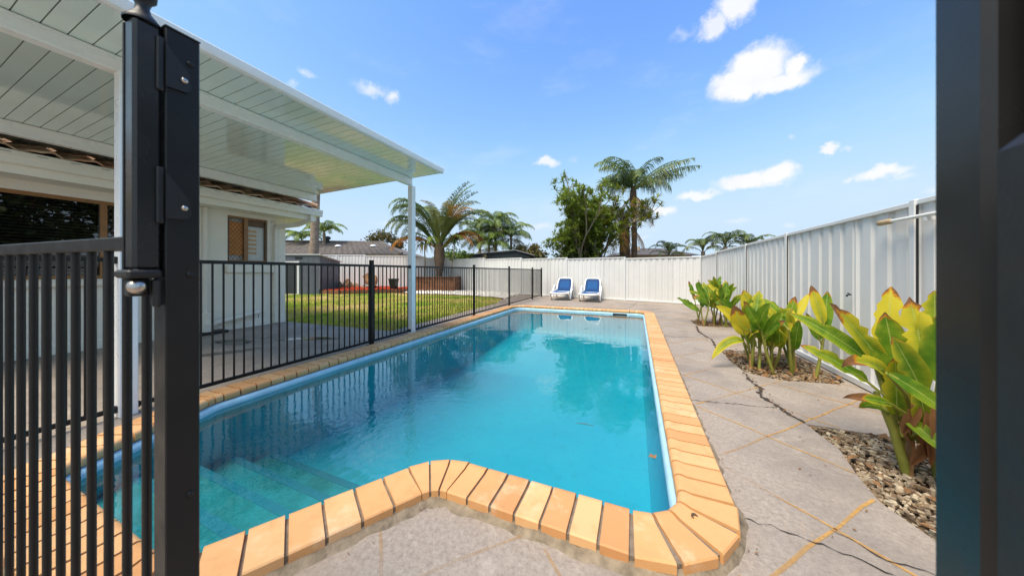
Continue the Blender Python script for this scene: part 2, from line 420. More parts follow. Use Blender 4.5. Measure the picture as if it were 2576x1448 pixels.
c = t.mix(t.mapr(side, .035, .012, 0, .6), c, L(196, 204, 110))
bf = t.math('ADD', v, t.math('ADD', t.math('MULTIPLY', side, .22), t.math('MULTIPLY', t.math('SUBTRACT', t.noise(16, 5, .7, g), .5), .5)))
bfr = t.math('SUBTRACT', t.math('ADD', bf, br), 1.0)
c = t.mix(t.mapr(bfr, .0, .05), c, L(212, 140, 40))
c = t.mix(t.mapr(bfr, .05, .10), c, L(146, 104, 70))
t.col(c); t.rough(.48); t.b.inputs['Specular IOR Level'].default_value = .3
t.nor(t.bump(wv.outputs['Fac'], .25, .004))
tl = t.n('ShaderNodeBsdfTranslucent'); t.l(c, tl.inputs['Color'])
mx = t.n('ShaderNodeMixShader'); mx.inputs[0].default_value = .45
t.l(t.b.outputs[0], mx.inputs[1]); t.l(tl.outputs[0], mx.inputs[2]); t.l(mx.outputs[0], t.o.inputs['Surface']); M['broad_leaf'] = t.m
simple('ginger_stem', L(128, 130, 54), .5, .3, 9, .4)
simple('dry_sheath', L(156, 116, 76), .85, .3, 20, .2, obj_var=.25)

# ------------------------------------------------------------------ mesh helpers
class MB:
    def __init__(self): self.v = []; self.f = []; self.uv = None; self.keep = False
    def add(self, vs, fs):
        k = len(self.v); self.v += [tuple(p) for p in vs]; self.f += [tuple(i + k for i in f) for f in fs]; return self
    def box(self, x0, x1, y0, y1, z0, z1, ch=0.0):
        if ch <= 0:
            vs = [(x, y, z) for z in (z0, z1) for y in (y0, y1) for x in (x0, x1)]
            return self.add(vs, [(0, 2, 3, 1), (4, 5, 7, 6), (0, 1, 5, 4), (2, 6, 7, 3), (0, 4, 6, 2), (1, 3, 7, 5)])
        bm = bmesh.new()
        bmesh.ops.create_cube(bm, size=1.0, matrix=Matrix.Translation(((x0 + x1) / 2, (y0 + y1) / 2, (z0 + z1) / 2)) @ Matrix.Diagonal((x1 - x0, y1 - y0, z1 - z0, 1)))
        bmesh.ops.bevel(bm, geom=list(bm.edges), offset=ch, segments=1, affect='EDGES', clamp_overlap=True)
        bm.verts.index_update()
        vs = [v.co.copy() for v in bm.verts]; fs = [[v.index for v in f.verts] for f in bm.faces]; bm.free()
        return self.add(vs, fs)
    def tube(self, pts, r, seg=8, cap=True, flat=None):
        pts = [Vector(p) for p in pts]
        rr = r if isinstance(r, (list, tuple)) else [r] * len(pts)
        k = len(self.v); up = None
        for i, p in enumerate(pts):
            d = (pts[min(i + 1, len(pts) - 1)] - pts[max(i - 1, 0)]).normalized()
            if up is None:
                up = Vector((0, 0, 1)) if abs(d.z) < .9 else Vector((1, 0, 0))
            a = d.cross(up)
            if a.length < 1e-4: a = d.cross(Vector((0, 1, 0)))
            a.normalize(); b = a.cross(d).normalized(); up = b
            for j in range(seg):
                t_ = 2 * pi * (j + .5) / seg
                ra, rb = (rr[i], rr[i]) if flat is None else (rr[i] * flat[0], rr[i] * flat[1])
                self.v.append(tuple(p + a * (cos(t_) * ra) + b * (sin(t_) * rb)))
        for i in range(len(pts) - 1):
            for j in range(seg):
                self.f.append((k + i * seg + j, k + i * seg + (j + 1) % seg, k + (i + 1) * seg + (j + 1) % seg, k + (i + 1) * seg + j))
        if cap:
            self.f.append(tuple(k + j for j in range(seg))[::-1]); self.f.append(tuple(k + (len(pts) - 1) * seg + j for j in range(seg)))
        return self
    def prism(self, poly, a, b, axis='z'):
        n = len(poly)
        def P(u, v, w): return {'z': (u, v, w), 'y': (u, w, v), 'x': (w, u, v)}[axis]
        vs = [P(u, v, a) for u, v in poly] + [P(u, v, b) for u, v in poly]
        fs = [tuple(range(n))[::-1], tuple(range(n, 2 * n))] + [(i, (i + 1) % n, n + (i + 1) % n, n + i) for i in range(n)]
        return self.add(vs, fs)
    def lathe(self, prof, seg=20, c=(0, 0)):
        k = len(self.v); m = len(prof)
        for j in range(seg):
            a = 2 * pi * j / seg
            for r, z in prof: self.v.append((c[0] + r * cos(a), c[1] + r * sin(a), z))
        for j in range(seg):
            for i in range(m - 1):
                self.f.append((k + j * m + i, k + ((j + 1) % seg) * m + i, k + ((j + 1) % seg) * m + i + 1, k + j * m + i + 1))
        return self
    def mesh(self, name, mat, smooth=None):
        me = bpy.data.meshes.new(name); me.from_pydata(self.v, [], self.f)
        if self.uv:
            l = me.uv_layers.new(name='UVMap')
            for lp in me.loops: l.data[lp.index].uv = self.uv[lp.vertex_index]
        if mat: me.materials.append(M[mat])
        me.validate(); me.update()
        bm = bmesh.new(); bm.from_mesh(me)
        if not self.uv and not self.keep and len(bm.faces) < 6000: bmesh.ops.recalc_face_normals(bm, faces=bm.faces)
        bm.to_mesh(me); bm.free()
        if smooth is not None:
            me.shade_smooth(); me.set_sharp_from_angle(angle=radians(smooth))
        return me
    def build(self, name, mat, parent=None, loc=(0, 0, 0), rot=0.0, smooth=None):
        return put(name, self.mesh(name, mat, smooth), parent, loc, rot)
def put(name, me, parent=None, loc=(0, 0, 0), rot=0.0):
    o = bpy.data.objects.new(name, me); C.objects.link(o)
    o.location = loc
    o.rotation_euler = rot if isinstance(rot, (tuple, list)) else (0, 0, rot)
    if parent: o.parent = parent
    return o
def empty(name, loc=(0, 0, 0), rot=0.0):
    o = bpy.data.objects.new(name, None); C.objects.link(o); o.location = loc; o.rotation_euler = (0, 0, rot); o.empty_display_size = .1
    return o
def tag(o, label=None, cat=None, group=None, kind=None):
    if label: o['label'] = label
    if cat: o['category'] = cat
    if group: o['group'] = group
    if kind: o['kind'] = kind
    return o
def poly_sheet(name, mat, outer, holes=(), z=0.0, thick=0.0, parent=None):
    if not holes:
        bm = bmesh.new(); bm.faces.new([bm.verts.new((x, y, z)) for x, y in outer])
        bmesh.ops.triangulate(bm, faces=bm.faces[:], ngon_method='EAR_CLIP')
        for f in bm.faces:
            if f.normal.z < 0: f.normal_flip()
        me = bpy.data.meshes.new(name); bm.to_mesh(me); bm.free(); me.materials.append(M[mat]); me.update()
        return put(name, me, parent)
    vs, es = [], []
    for l in [outer] + list(holes):
        k = len(vs); vs += [Vector((x, y)) for x, y in l]; es += [(k + a, k + (a + 1) % len(l)) for a in range(len(l))]
    ov, oe, of, *_ = delaunay_2d_cdt(vs, es, [], 0, 1e-6)
    fs = []
    for f in of:
        cx = sum(ov[a].x for a in f) / 3; cy = sum(ov[a].y for a in f) / 3
        if inside(cx, cy, outer) and not any(inside(cx, cy, h) for h in holes):
            a, b, c_ = f; n = (ov[b] - ov[a]).cross(ov[c_] - ov[a]); fs.append((a, b, c_) if n > 0 else (a, c_, b))
    me = bpy.data.meshes.new(name)
    me.from_pydata([(p.x, p.y, z) for p in ov], [], fs); me.materials.append(M[mat]); me.update()
    return put(name, me, parent)
def inside(x, y, poly):
    c_ = False; j = len(poly) - 1
    for i in range(len(poly)):
        if (poly[i][1] > y) != (poly[j][1] > y) and x < (poly[j][0] - poly[i][0]) * (y - poly[i][1]) / (poly[j][1] - poly[i][1]) + poly[i][0]:
            c_ = not c_
        j = i
    return c_

# ------------------------------------------------------------------ pool outline
def fillet(pts, n=8):
    """rounded polygon as segments: list of (kind, points)"""
    out = []; N = len(pts); arcs = []
    for i in range(N):
        p = Vector(pts[i][:2]); r = pts[i][2]
        a = (Vector(pts[i - 1][:2]) - p).normalized(); b = (Vector(pts[(i + 1) % N][:2]) - p).normalized()
        half = a.angle(b) / 2; dl = r / math.tan(half)
        p0 = p + a * dl; p1 = p + b * dl
        cen = p + (a + b).normalized() * (r / sin(half))
        v0 = p0 - cen; v1 = p1 - cen
        ang = v0.angle_signed(v1)
        arc = []
        for k in range(n + 1):
            th = -ang * k / n
            arc.append(cen + Vector((v0.x * cos(th) - v0.y * sin(th), v0.x * sin(th) + v0.y * cos(th))))
        arcs.append(arc)
    for i in range(N):
        out.append(('arc', arcs[i])); out.append(('line', [arcs[i][-1], arcs[(i + 1) % N][0]]))
    return out
POOL = [(.172, 1.372, .19), (.185, 8.20, .22), (-3.30, 8.27, .32), (-3.135, 1.28, .25), (-2.74, .50, .14), (-1.52, .50, .14), (-1.0, 1.372, .33)]
SEGS = fillet(POOL)
LOOP = []
for k, ps in SEGS:
    if k == 'arc': LOOP += ps
    else:
        nn = max(1, int((ps[1] - ps[0]).length / .4)); LOOP += [ps[0].lerp(ps[1], i / nn) for i in range(1, nn)]
LN = len(LOOP)
def offs(d):
    """offset outward by d"""
    res = []
    for i in range(LN):
        e = (LOOP[(i + 1) % LN] - LOOP[i - 1]).normalized()
        res.append(LOOP[i] + Vector((e.y, -e.x)) * d)
    return res

# ------------------------------------------------------------------ ground, paving, lawn
LAWN = [(-4.08, 4.08), (-4.2, 6.0), (-4.35, 9.0), (-4.75, 10.35), (-5.3, 10.75), (-6.7, 11.1), (-8.4, 11.15), (-9.4, 10.85), (-10.75, 11.2), (-12.7, 9.75), (-13.75, 9.35), (-15.2, 8.75), (-15.2, 4.02), (-6.9, 4.02)]
BED_C = [(1.10, 2.72), (1.13, 2.40), (1.075, 2.15), (1.045, 1.93), (1.10, 1.74), (1.22, 1.52), (1.40, 1.36), (1.86, 1.30), (1.86, 2.66), (1.55, 2.72)]
BED_B = [(1.06, 4.85), (1.04, 4.30), (1.07, 3.87), (1.30, 3.72), (1.78, 3.80), (1.87, 3.9), (1.87, 4.85), (1.5, 4.92)]
BED_A = [(1.09, 7.54), (1.11, 6.78), (1.40, 6.82), (1.80, 6.93), (1.87, 7.0), (1.87, 7.55)]
hole = [(p.x, p.y) for p in offs(.10)]
big = [(-220, -160), (220, -160), (220, 300), (-220, 300)]
tag(poly_sheet('ground', 'earth', big, [hole], -.06), kind='structure')
far_y = lambda x: 11.05 + (1.92 - x) * .2734
PAV = [(-6.9, -7), (2.4, -7), (2.4, 10.95), (1.93, 11.06), (-3.9, 12.62), (-5.0, 12.9), (-4.75, 10.35), (-4.35, 9.0), (-4.2, 6.0), (-4.08, 4.08), (-6.9, 4.02)]
paving = tag(poly_sheet('paving', 'paving', PAV, [hole, BED_A, BED_B, BED_C], 0.0), kind='structure')
lawn = tag(poly_sheet('lawn', 'lawn_soil', LAWN, [], -.012), kind='structure')
# edge skirt of the paving at the beds (it is a 60 mm slab)
for bed in (BED_A, BED_B, BED_C):
    m = MB(); n = len(bed)
    for i in range(n):
        (x0, y0), (x1, y1) = bed[i], bed[(i + 1) % n]
        m.add([(x0, y0, -.06), (x1, y1, -.06), (x1, y1, -.001), (x0, y0, -.001)], [(0, 1, 2, 3)])
    m.build('slab_edge', 'paving', paving)

def inside(x, y, poly):
    c_ = False; j = len(poly) - 1
    for i in range(len(poly)):
        if (poly[i][1] > y) != (poly[j][1] > y) and x < (poly[j][0] - poly[i][0]) * (y - poly[i][1]) / (poly[j][1] - poly[i][1]) + poly[i][0]:
            c_ = not c_
        j = i
    return c_
coping_out = [(p.x, p.y) for p in offs(.245)]
def on_paving(x, y):
    return inside(x, y, PAV) and not inside(x, y, coping_out) and not any(inside(x, y, b) for b in (BED_A, BED_B, BED_C))
# stencilled diagonal lines
def line_strips(slope, cs, w, xr, mat, name):
    d = Vector((1, slope)).normalized(); nrm = Vector((-d.y, d.x))
    for c0 in cs:
        x = xr[0]; start = None
        while x <= xr[1]:
            y = slope * x + c0; ok = not (-3.46 < x < -3.40) and on_paving(x, y) and on_paving(x + nrm.x * .03, y + nrm.y * .03) and on_paving(x - nrm.x * .03, y - nrm.y * .03)
            if ok and start is None: start = x
            if (not ok or x + .02 > xr[1]) and start is not None:
                L_ = (x - start) * sqrt(1 + slope * slope)
                if L_ > .12:
                    m = MB(); k = max(2, int(L_ / .12)); ring = []
                    for i in range(k + 1):
                        q = Vector((start + (x - start) * i / k, 0)); q.y = slope * q.x + c0
                        wob = .004 * sin(i * 1.7 + c0 * 9); ww = w * (.8 + .3 * random.random())
                        ring.append((q + nrm * (wob + ww / 2), q + nrm * (wob - ww / 2)))
                    vs = []
                    for a_, b_ in ring: vs += [(a_.x, a_.y, .0025), (b_.x, b_.y, .0025)]
                    m.add(vs, [(2 * i, 2 * i + 1, 2 * i + 3, 2 * i + 2) for i in range(k)])
                    m.build('joint_line', mat if (start + x) / 2 > -3.4 else 'pale_line', paving)
                start = None
            x += .02
line_strips(1.06, [.118 + .73 * k for k in range(-6, 16)], .0135, (-6.85, 2.0), 'ochre_line', 'joint_line')
line_strips(-.943, [.0 + .79 * k for k in range(-8, 13)], .0135, (-6.85, 2.0), 'ochre_line', 'joint_line')
# cracks
def crack(pts, w, name='crack'):
    m = MB(); P = []
    for i in range(len(pts) - 1):
        a, b = Vector(pts[i]), Vector(pts[i + 1]); n = max(2, int((b - a).length / .022))
        for k in range(n): P.append(a.lerp(b, k / n))
    P.append(Vector(pts[-1])); vs = []
    for i, p in enumerate(P):
        d = (P[min(i + 1, len(P) - 1)] - P[max(i - 1, 0)]).normalized(); nr = Vector((-d.y, d.x))
        j = nr * random.uniform(-.012, .012); ww = w * random.uniform(.08, 1.3) * (1 if 0 < i < len(P) - 1 else .1)
        vs += [(*(p + j + nr * ww / 2), .004), (*(p + j - nr * ww / 2), .004)]
    m.add(vs, [(2 * i, 2 * i + 1, 2 * i + 3, 2 * i + 2) for i in range(len(P) - 1)])
    m.build(name, 'crack_dirt', paving)
crack([(1.09, 6.75), (1.03, 6.1), (1.10, 5.5), (1.04, 5.0), (1.05, 4.86)], .034)
crack([(1.06, 3.86), (1.03, 3.6), (1.055, 3.40), (.99, 3.19), (1.04, 2.96), (1.06, 2.84), (1.10, 2.72)], .036)
crack([(.43, 2.86), (.52, 2.86), (.70, 2.90), (.88, 2.92), (1.035, 2.965)], .008)
crack([(.40, 5.55), (.60, 5.52), (.85, 5.60), (1.08, 5.50)], .012)
crack([(.43, 1.57), (.55, 1.565), (.65, 1.54), (.75, 1.525), (.82, 1.49), (.93, 1.44)], .006)
crack([(.74, 1.64), (.86, 1.555), (.98, 1.54), (1.10, 1.60)], .005)
crack([(-.35, 8.65), (-.10, 9.9), (.05, 11.4)], .012)
crack([(.42, 9.6), (1.0, 8.9), (1.4, 8.1), (1.2, 7.6)], .01)
# wet stains and puddle on the patio
def blob(name, cx, cy, rx, ry, z, mat, ang=0.0, seed=1):
    rng = random.Random(seed); ph = [rng.uniform(0, 6.28) for _ in range(4)]
    pts = []
    for i in range(40):
        a = 2 * pi * i / 40; k = 1 + .22 * sin(2 * a + ph[0]) + .14 * sin(3 * a + ph[1]) + .1 * sin(5 * a + ph[2]) + .06 * sin(9 * a + ph[3])
        x, y = rx * k * cos(a), ry * k * sin(a)
        pts.append((cx + x * cos(ang) - y * sin(ang), cy + x * sin(ang) + y * cos(ang)))
    return poly_sheet(name, mat, pts, [], z)
tag(blob('puddle', -4.82, 3.10, .36, .12, .0035, 'puddle', .5, 3), kind='structure')
tag(blob('puddle', -5.65, 2.52, .30, .12, .0035, 'puddle', .3, 5), kind='structure')
tag(blob('puddle', -5.0, 2.15, .28, .10, .0035, 'puddle', 1.1, 8), kind='structure')

# ------------------------------------------------------------------ swimming pool
pool = tag(empty('swimming_pool', (-1.6, 4.4, 0)), 'blue painted swimming pool edged with orange bullnose coping bricks', 'swimming pool')
PO = Vector((-1.6, 4.4, 0))
def loft(rings, closed=True):
    m = MB(); n = len(rings[0])
    for r in rings: m.v += [tuple(Vector(p) - PO) for p in r]
    for i in range(len(rings) - 1):
        for j in range(n):
            m.f.append((i * n + j, i * n + (j + 1) % n, (i + 1) * n + (j + 1) % n, (i + 1) * n + j))
    return m
def ring(d, z): return [(p.x, p.y, z) for p in offs(d)]
lip = loft([ring(.09, -.003), ring(-.006, -.004), ring(-.016, -.010), ring(-.024, -.024), ring(-.026, -.04), ring(-.024, -.13), ring(-.014, -.15)])
lip.build('pool_lip', 'pool_lip_paint', pool, smooth=60)
def floor_z(y): return -.74 - .14 * max(0, min(1, (y - 2) / 3)) + .22 * max(0, min(1, (y - 5) / 3))
wall_pts = offs(-.012)
m = MB(); n = len(wall_pts)
for z in (-.13, -.3): m.v += [(p.x - PO.x, p.y - PO.y, z) for p in wall_pts]
cove = offs(-.16)
m.v += [(p.x - PO.x, p.y - PO.y, floor_z(p.y) + .14) for p in wall_pts]
m.v += [(p.x - PO.x, p.y - PO.y, floor_z(p.y) + .03) for p in offs(-.07)]
for i in range(3):
    for j in range(n): m.f.append((i * n + j, i * n + (j + 1) % n, (i + 1) * n + (j + 1) % n, (i + 1) * n + j))
m.build('pool_wall', 'pool_paint', pool, smooth=40)
def row_sheet(name, mat, loop, zf, parent=None, org=Vector((0, 0, 0)), step=.25):
    ys = [p.y for p in loop]; y0, y1 = min(ys), max(ys); rows = sorted(set([round(p.y, 4) for p in loop] + [y0 + step * k for k in range(1, int((y1 - y0) / step))]))
    rows = [y for i, y in enumerate(rows) if i == 0 or y - rows[i - 1] > 1e-3]
    rows[0] += 1e-4; rows[-1] -= 1e-4; m = MB(); m.keep = True; n = len(loop)
    for y in rows:
        xs = []
        for i in range(n):
            a, b = loop[i], loop[(i + 1) % n]
            if (a.y > y) != (b.y > y): xs.append(a.x + (b.x - a.x) * (y - a.y) / (b.y - a.y))
        xa_, xb_ = min(xs), max(xs)
        for k in range(7): m.v.append((xa_ + (xb_ - xa_) * k / 6 - org.x, y - org.y, zf(y)))
    for i in range(len(rows) - 1):
        for k in range(6): m.f.append((i * 7 + k, i * 7 + k + 1, i * 7 + k + 8, i * 7 + k + 7))
    return m.build(name, mat, parent)
row_sheet('pool_floor', 'pool_paint', offs(-.065), lambda y: floor_z(y) + .03, pool, PO)
# entry steps in the bay
def clip_bay(y1):
    # polygon of the bay below y1
    def xl(y): return -2.74 - .41 * max(0, min(1, (y - .5) / .78)) + .04
    def xr(y): return -1.52 + .50 * max(0, min(1, (y - .5) / .80)) - .04
    ys = [.54 + (y1 - .54) * i / 6 for i in range(7)]
    return [(xl(y), y) for y in ys] + [(xr(y), y) for y in reversed(ys)]
for y1, z in ((.82, -.20), (1.10, -.33), (1.38, -.46), (1.66, -.59)):
    pl = [(x - PO.x, y - PO.y) for x, y in clip_bay(min(y1, 1.30))]
    if y1 > 1.30:
        pl = pl[:7] + [(-3.06 - PO.x, y1 - PO.y), (-1.06 - PO.x, y1 - PO.y)] + pl[7:]
    s = MB().prism(pl, -.72, z).build('step', 'pool_step_paint', pool)
    xs = [p[0] for p in pl if abs(p[1] - (y1 - PO.y)) < .02] or [pl[6][0], pl[7][0]]
    MB().box(min(xs) + .01, max(xs) - .01, y1 - PO.y - .05, y1 - PO.y + .004, z - .03, z + .004).build('step_edge', 'step_edge_paint', s)
# coping bricks with a rounded nose
BW, BL, BH = .107, .226, .058
def brick_mesh(w_in, w_out):
    prof = [(0, .018), (0, .052), (.005, BH), (.165, BH), (.188, BH + .006), (.206, BH + .006), (.219, BH - .002), (BL, BH - .016), (BL, .018), (.218, .006), (.205, .004)]
    m = MB(); n = len(prof)
    for s in (-1, 1):
        for u, z in prof:
            w = w_out + (w_in - w_out) * u / BL
            m.v.append((s * w / 2, u, z))
    m.f += [tuple(range(n)), tuple(range(n, 2 * n))[::-1]] + [(i, n + i, n + (i + 1) % n, (i + 1) % n) for i in range(n)]
    return m.mesh('coping_brick', 'coping_brick', 35)
cache = {}
mort = MB()
rb = random.Random(3)
for kind, ps in SEGS:
    Ls = [(ps[i + 1] - ps[i]).length for i in range(len(ps) - 1)]; tot = sum(Ls)
    if kind == 'line':
        n = max(1, round(tot / .1165)); stepw = tot / n
        d = (ps[1] - ps[0]).normalized(); nr = Vector((d.y, -d.x))
        key = round(stepw, 3)
        if key not in cache: cache[key] = brick_mesh(stepw - .013, stepw - .013)
        for i in range(n):
            if n > 20 and abs(ps[0].y - 8.2) < .1 and -.62 < (ps[0] + d * stepw * (i + .5)).x < -.16: continue
            p = ps[0] + d * stepw * (i + .5) + nr * BL
            put('coping_brick', cache[key], pool, (p.x - PO.x + rb.uniform(-.001, .001), p.y - PO.y, rb.uniform(-.0015, .0015)), atan2(-nr.y, -nr.x) - pi / 2 + rb.uniform(-.008, .008))
    else:
        a0 = (ps[1] - ps[0]).normalized(); a1 = (ps[-1] - ps[-2]).normalized(); turn = a0.angle_signed(a1) * -1
        out_len = tot + BL * turn
        n = max(3 if turn < 0 else 2, round((tot * .5 + out_len * .5) / .112))
        # place along the arc
        acc = [0]
        for l_ in Ls: acc.append(acc[-1] + l_)
        def at(s):
            for i in range(len(Ls)):
                if s <= acc[i + 1] + 1e-9:
                    return ps[i].lerp(ps[i + 1], (s - acc[i]) / Ls[i])
            return ps[-1]
        for i in range(n):
            p = at(tot * (i + .5) / n); e = (at(min(tot, tot * (i + .5) / n + .01)) - at(max(0, tot * (i + .5) / n - .01))).normalized(); nr = Vector((e.y, -e.x))
            wi = max(.025, tot / n - .010); wo = max(.012, out_len / n - .014)
            me = brick_mesh(wi, wo); q = p + nr * BL
            put('coping_brick', me, pool, (q.x - PO.x, q.y - PO.y, 0), atan2(-nr.y, -nr.x) - pi / 2)
MB_ = loft([ring(BL - .008, -.01), ring(BL - .006, .046), ring(.020, .047), ring(.012, -.002)])
MB_.build('mortar_bed', 'mortar', pool)
# rough mortar skirt along the outer foot of the coping
m = MB(); o1 = offs(BL - .01); o2 = offs(BL + .022); o3 = offs(BL + .05)
dense = []
def densify(loop, stp=.05):
    out = []
    for i in range(len(loop)):
        a, b = loop[i], loop[(i + 1) % len(loop)]; k = max(1, int((b - a).length / stp))
        for j in range(k): out.append(a.lerp(b, j / k))
    return out
base = densify(LOOP)
def offs_of(loop, d):
    r = []
    for i in range(len(loop)):
        e = (loop[(i + 2) % len(loop)] - loop[i - 2]).normalized(); r.append(loop[i] + Vector((e.y, -e.x)) * d)
    return r
R0 = offs_of(base, BL - .012); rng = random.Random(5); n = len(base)
R1 = offs_of(base, BL + .012); R2 = offs_of(base, BL + .045)
for i in range(n):
    q = R1[i] + (R2[i] - R0[i]) * rng.uniform(-.1, .2); w = R0[i].lerp(R2[i], rng.uniform(.55, 1.05))
    m.v += [(R0[i].x - PO.x, R0[i].y - PO.y, .028 + rng.uniform(-.006, .006)), (q.x - PO.x, q.y - PO.y, .011 + rng.uniform(-.005, .004)), (w.x - PO.x, w.y - PO.y, -.003)]
for i in range(n):
    a, b = 3 * i, 3 * ((i + 1) % n)
    m.f += [(a, b, b + 1, a + 1), (a + 1, b + 1, b + 2, a + 2)]
m.build('mortar_skirt', 'old_mortar', pool, smooth=60)
# skimmer
sk = MB().box(-.23, .23, -.02, .235, .0, .052, .008).build('skimmer_lid', 'coping_brick', pool, (-.39 - PO.x, 8.215 - PO.y, .004))
MB().box(-.17, .17, -.045, .05, -.12, -.018).build('skimmer_mouth', 'seam_dark', pool, (-.39 - PO.x, 8.215 - PO.y, 0))

WATER_Z = -.046
wat = row_sheet('pool_water', 'pool_water', offs(-.022), lambda y: WATER_Z, step=.6)
tag(wat, kind='structure')

# ------------------------------------------------------------------ corrugated white boundary fences
def fence_sheet(w, h, phase=0.0):
    """trapezoid ribbed sheet, runs along +x, front faces -y"""
    pitch = .19; prof = []
    xs = [0.0]
    pts = []
    x = -phase
    key = [(0, 0), (.095, 0), (.110, .019), (.170, .019), (.185, 0)]
    while x < w + pitch:
        for a, b in key: pts.append((x + a, b))
        x += pitch
    cl = []
    for i in range(len(pts) - 1):
        (xa, ya), (xb, yb) = pts[i], pts[i + 1]
        if xb <= 0 or xa >= w: continue
        t0 = max(0, (0 - xa) / (xb - xa)); t1 = min(1, (w - xa) / (xb - xa))
        if not cl: cl.append((xa + (xb - xa) * t0, ya + (yb - ya) * t0))
        cl.append((xa + (xb - xa) * t1, ya + (yb - ya) * t1))
    m = MB(); n = len(cl)
    for z in (0, h):
        m.v += [(a, b, z) for a, b in cl]
    for z in (0, h):
        m.v += [(a, b + .003, z) for a, b in cl]
    for i in range(n - 1):
        m.f += [(i, i + 1, n + i + 1, n + i), (2 * n + i, 3 * n + i, 3 * n + i + 1, 2 * n + i + 1)]
    return m.mesh('fence_sheet', 'fence_white')
def white_fence(name, label, start, end, bays, z_tops, gap=False, z0=0.02):
    a = Vector(start); b = Vector(end); d = (b - a); Lt = d.length; d.normalize(); rot = atan2(d.y, d.x)
    root = tag(empty(name, (a.x, a.y, 0), rot), label, 'fence', 'white corrugated boundary fences')
    for i in range(len(bays) - 1):
        s0, s1 = bays[i], bays[i + 1]; zt = z_tops[i]; w = s1 - s0
        ns = 3 if w > 1.8 else 2
        sw = (w - .06) / ns
        for k in range(ns):
            put('fence_sheet', fence_sheet(sw - .004, zt - z0 - .03, .04 * k), root, (s0 + .03 + k * sw, -.002 * (k % 2), z0 + .02))
        MB().box(s0 + .004, s1 - .004, -.022, .04, zt - .036, zt, .004).build('top_rail', 'fence_trim', root)
        MB().box(s0 + .004, s1 - .004, -.022, .04, z0 - .01, z0 + .045, .004).build('bottom_rail', 'fence_trim', root)
        zp = max(zt, z_tops[i - 1] if i else zt) + .004
        MB().box(s0 - .028, s0 + .024, -.034, .05, 0, zp, .004).build('post', 'fence_trim', root)
        if gap:
            MB().box(s0 + .0245, s0 + .036, -.026, -.018, z0 + .05, zt - .04).build('gap_shade', 'seam_dark', root)  # dark strip painted in for the shadow in the gap beside the post
    MB().box(bays[-1] - .028, bays[-1] + .024, -.034, .05, 0, z_tops[-1] + .004, .004).build('post', 'fence_trim', root)
    return root
# side fence (front faces -x): run from far to near so that local -y points at the pool
rf_y = [11.05, 9.06, 6.85, 5.22, 3.19, .82, -1.55, -3.9]
white_fence('boundary_fence', 'white corrugated metal fence running beside the leafy ginger beds', (1.93, 11.05), (1.93, -3.9),
            [11.05 - y for y in rf_y], [1.565, 1.59, 1.592, 1.595, 1.60, 1.60, 1.60], gap=True)
# back fence behind the loungers
p0 = Vector((-13.0, far_y(-13.0))); p1 = Vector((1.905, far_y(1.905)))
p0 = Vector((-9.55, far_y(-9.55)))
Lb = (p1 - p0).length
nb = 5; bays = [Lb - 2.37 * (nb - i) for i in range(nb + 1)]; bays[0] = 0
white_fence('boundary_fence', 'white corrugated metal fence behind the two blue sun loungers', (p0.x, p0.y), (p1.x, p1.y), bays, [1.78, 1.72, 1.66, 1.61, 1.565])
# left back fence behind shed and red mulch bed
white_fence('boundary_fence', 'white corrugated metal fence behind the red mulch bed and shed', (-20.4, 10.25), (-9.58, 14.22), [0, 2.37, 4.74, 6.4, 8.9, 11.52], [2.05, 2.05, 2.05, 1.99, 1.86], z0=.05)
# tap on fence, pole hung on fence
m = MB().tube([(1.905, 3.88, .85), (1.885, 3.88, .85), (1.876, 3.88, .845), (1.873, 3.88, .83)], .007, 8)
tap = m.build('garden_tap', 'black_metal', None, smooth=50); tag(tap, 'small dark tap fixed to the white side fence', 'tap')
MB().box(1.880, 1.888, 3.865, 3.895, .8585, .866, .002).build('handle', 'black_metal', tap)
pole = MB().tube([(1.862, 3.32, 1.468), (1.862, 1.2, 1.448)], .0135, 10).build('pool_pole', 'pole_white', None, smooth=50)
tag(pole, 'white pool cleaning pole hung along the top of the side fence', 'pole')
MB().tube([(1.862, 3.31, 1.468), (1.862, 3.33, 1.4685), (1.862, 3.44, 1.4695), (1.862, 3.46, 1.47)], [.016, .022, .022, .012], 10).build('pole_grip', 'pole_cap', pole, smooth=40)
MB().box(1.852, 1.93, 3.0, 3.02, 1.425, 1.452).build('hook', 'fence_trim', pole)

# ------------------------------------------------------------------ black pool fence
bar_cache = {}
def bar_mesh(h, r):
    k = (round(h, 3), r)
    if k not in bar_cache:
        bar_cache[k] = MB().tube([(0, 0, 0), (0, 0, h)], r, 10, True).mesh('bar', 'black_metal', 50)
    return bar_cache[k]
def post_mesh(h, s=.05, cap=True):
    m = MB().box(-s / 2, s / 2, -s / 2, s / 2, 0, h, .004)
    m.box(-s / 2 - .003, s / 2 + .003, -s / 2 - .003, s / 2 + .003, h + .0005, h + .022, .006)
    return m.mesh('post', 'black_metal')
def rail_fence(root, a, b, zb, zt, spacing, r=.008, rail=(.032, .026), skip_start=.05, skip_end=.05):
    a, b = Vector(a), Vector(b); d = b - a; Lr = d.length; rot = atan2(d.y, d.x); d.normalize()
    for z, nm in ((zt, 'top_rail'), (zb, 'bottom_rail')):
        o = MB().box(0, Lr, -rail[1] / 2, rail[1] / 2, -rail[0], 0, .003).build(nm, 'black_metal', root, (a.x - root.location.x, a.y - root.location.y, z), rot)
    n = int((Lr - skip_start - skip_end) / spacing + .5)
    for i in range(n + 1):
        s = skip_start + (Lr - skip_start - skip_end) * i / n
        p = a + d * s
        put('bar', bar_mesh(zt - zb - .02, r), root, (p.x - root.location.x, p.y - root.location.y, zb - .01))
fx = lambda y: -3.50 - .0205 * y
pf = tag(empty('pool_fence', (fx(3.2), 3.2, 0)), 'black tubular pool fence running along the patio side of the pool', 'fence')
fence_posts = [-1.6, 3.20, 6.28, 8.55, 10.95, 12.25]
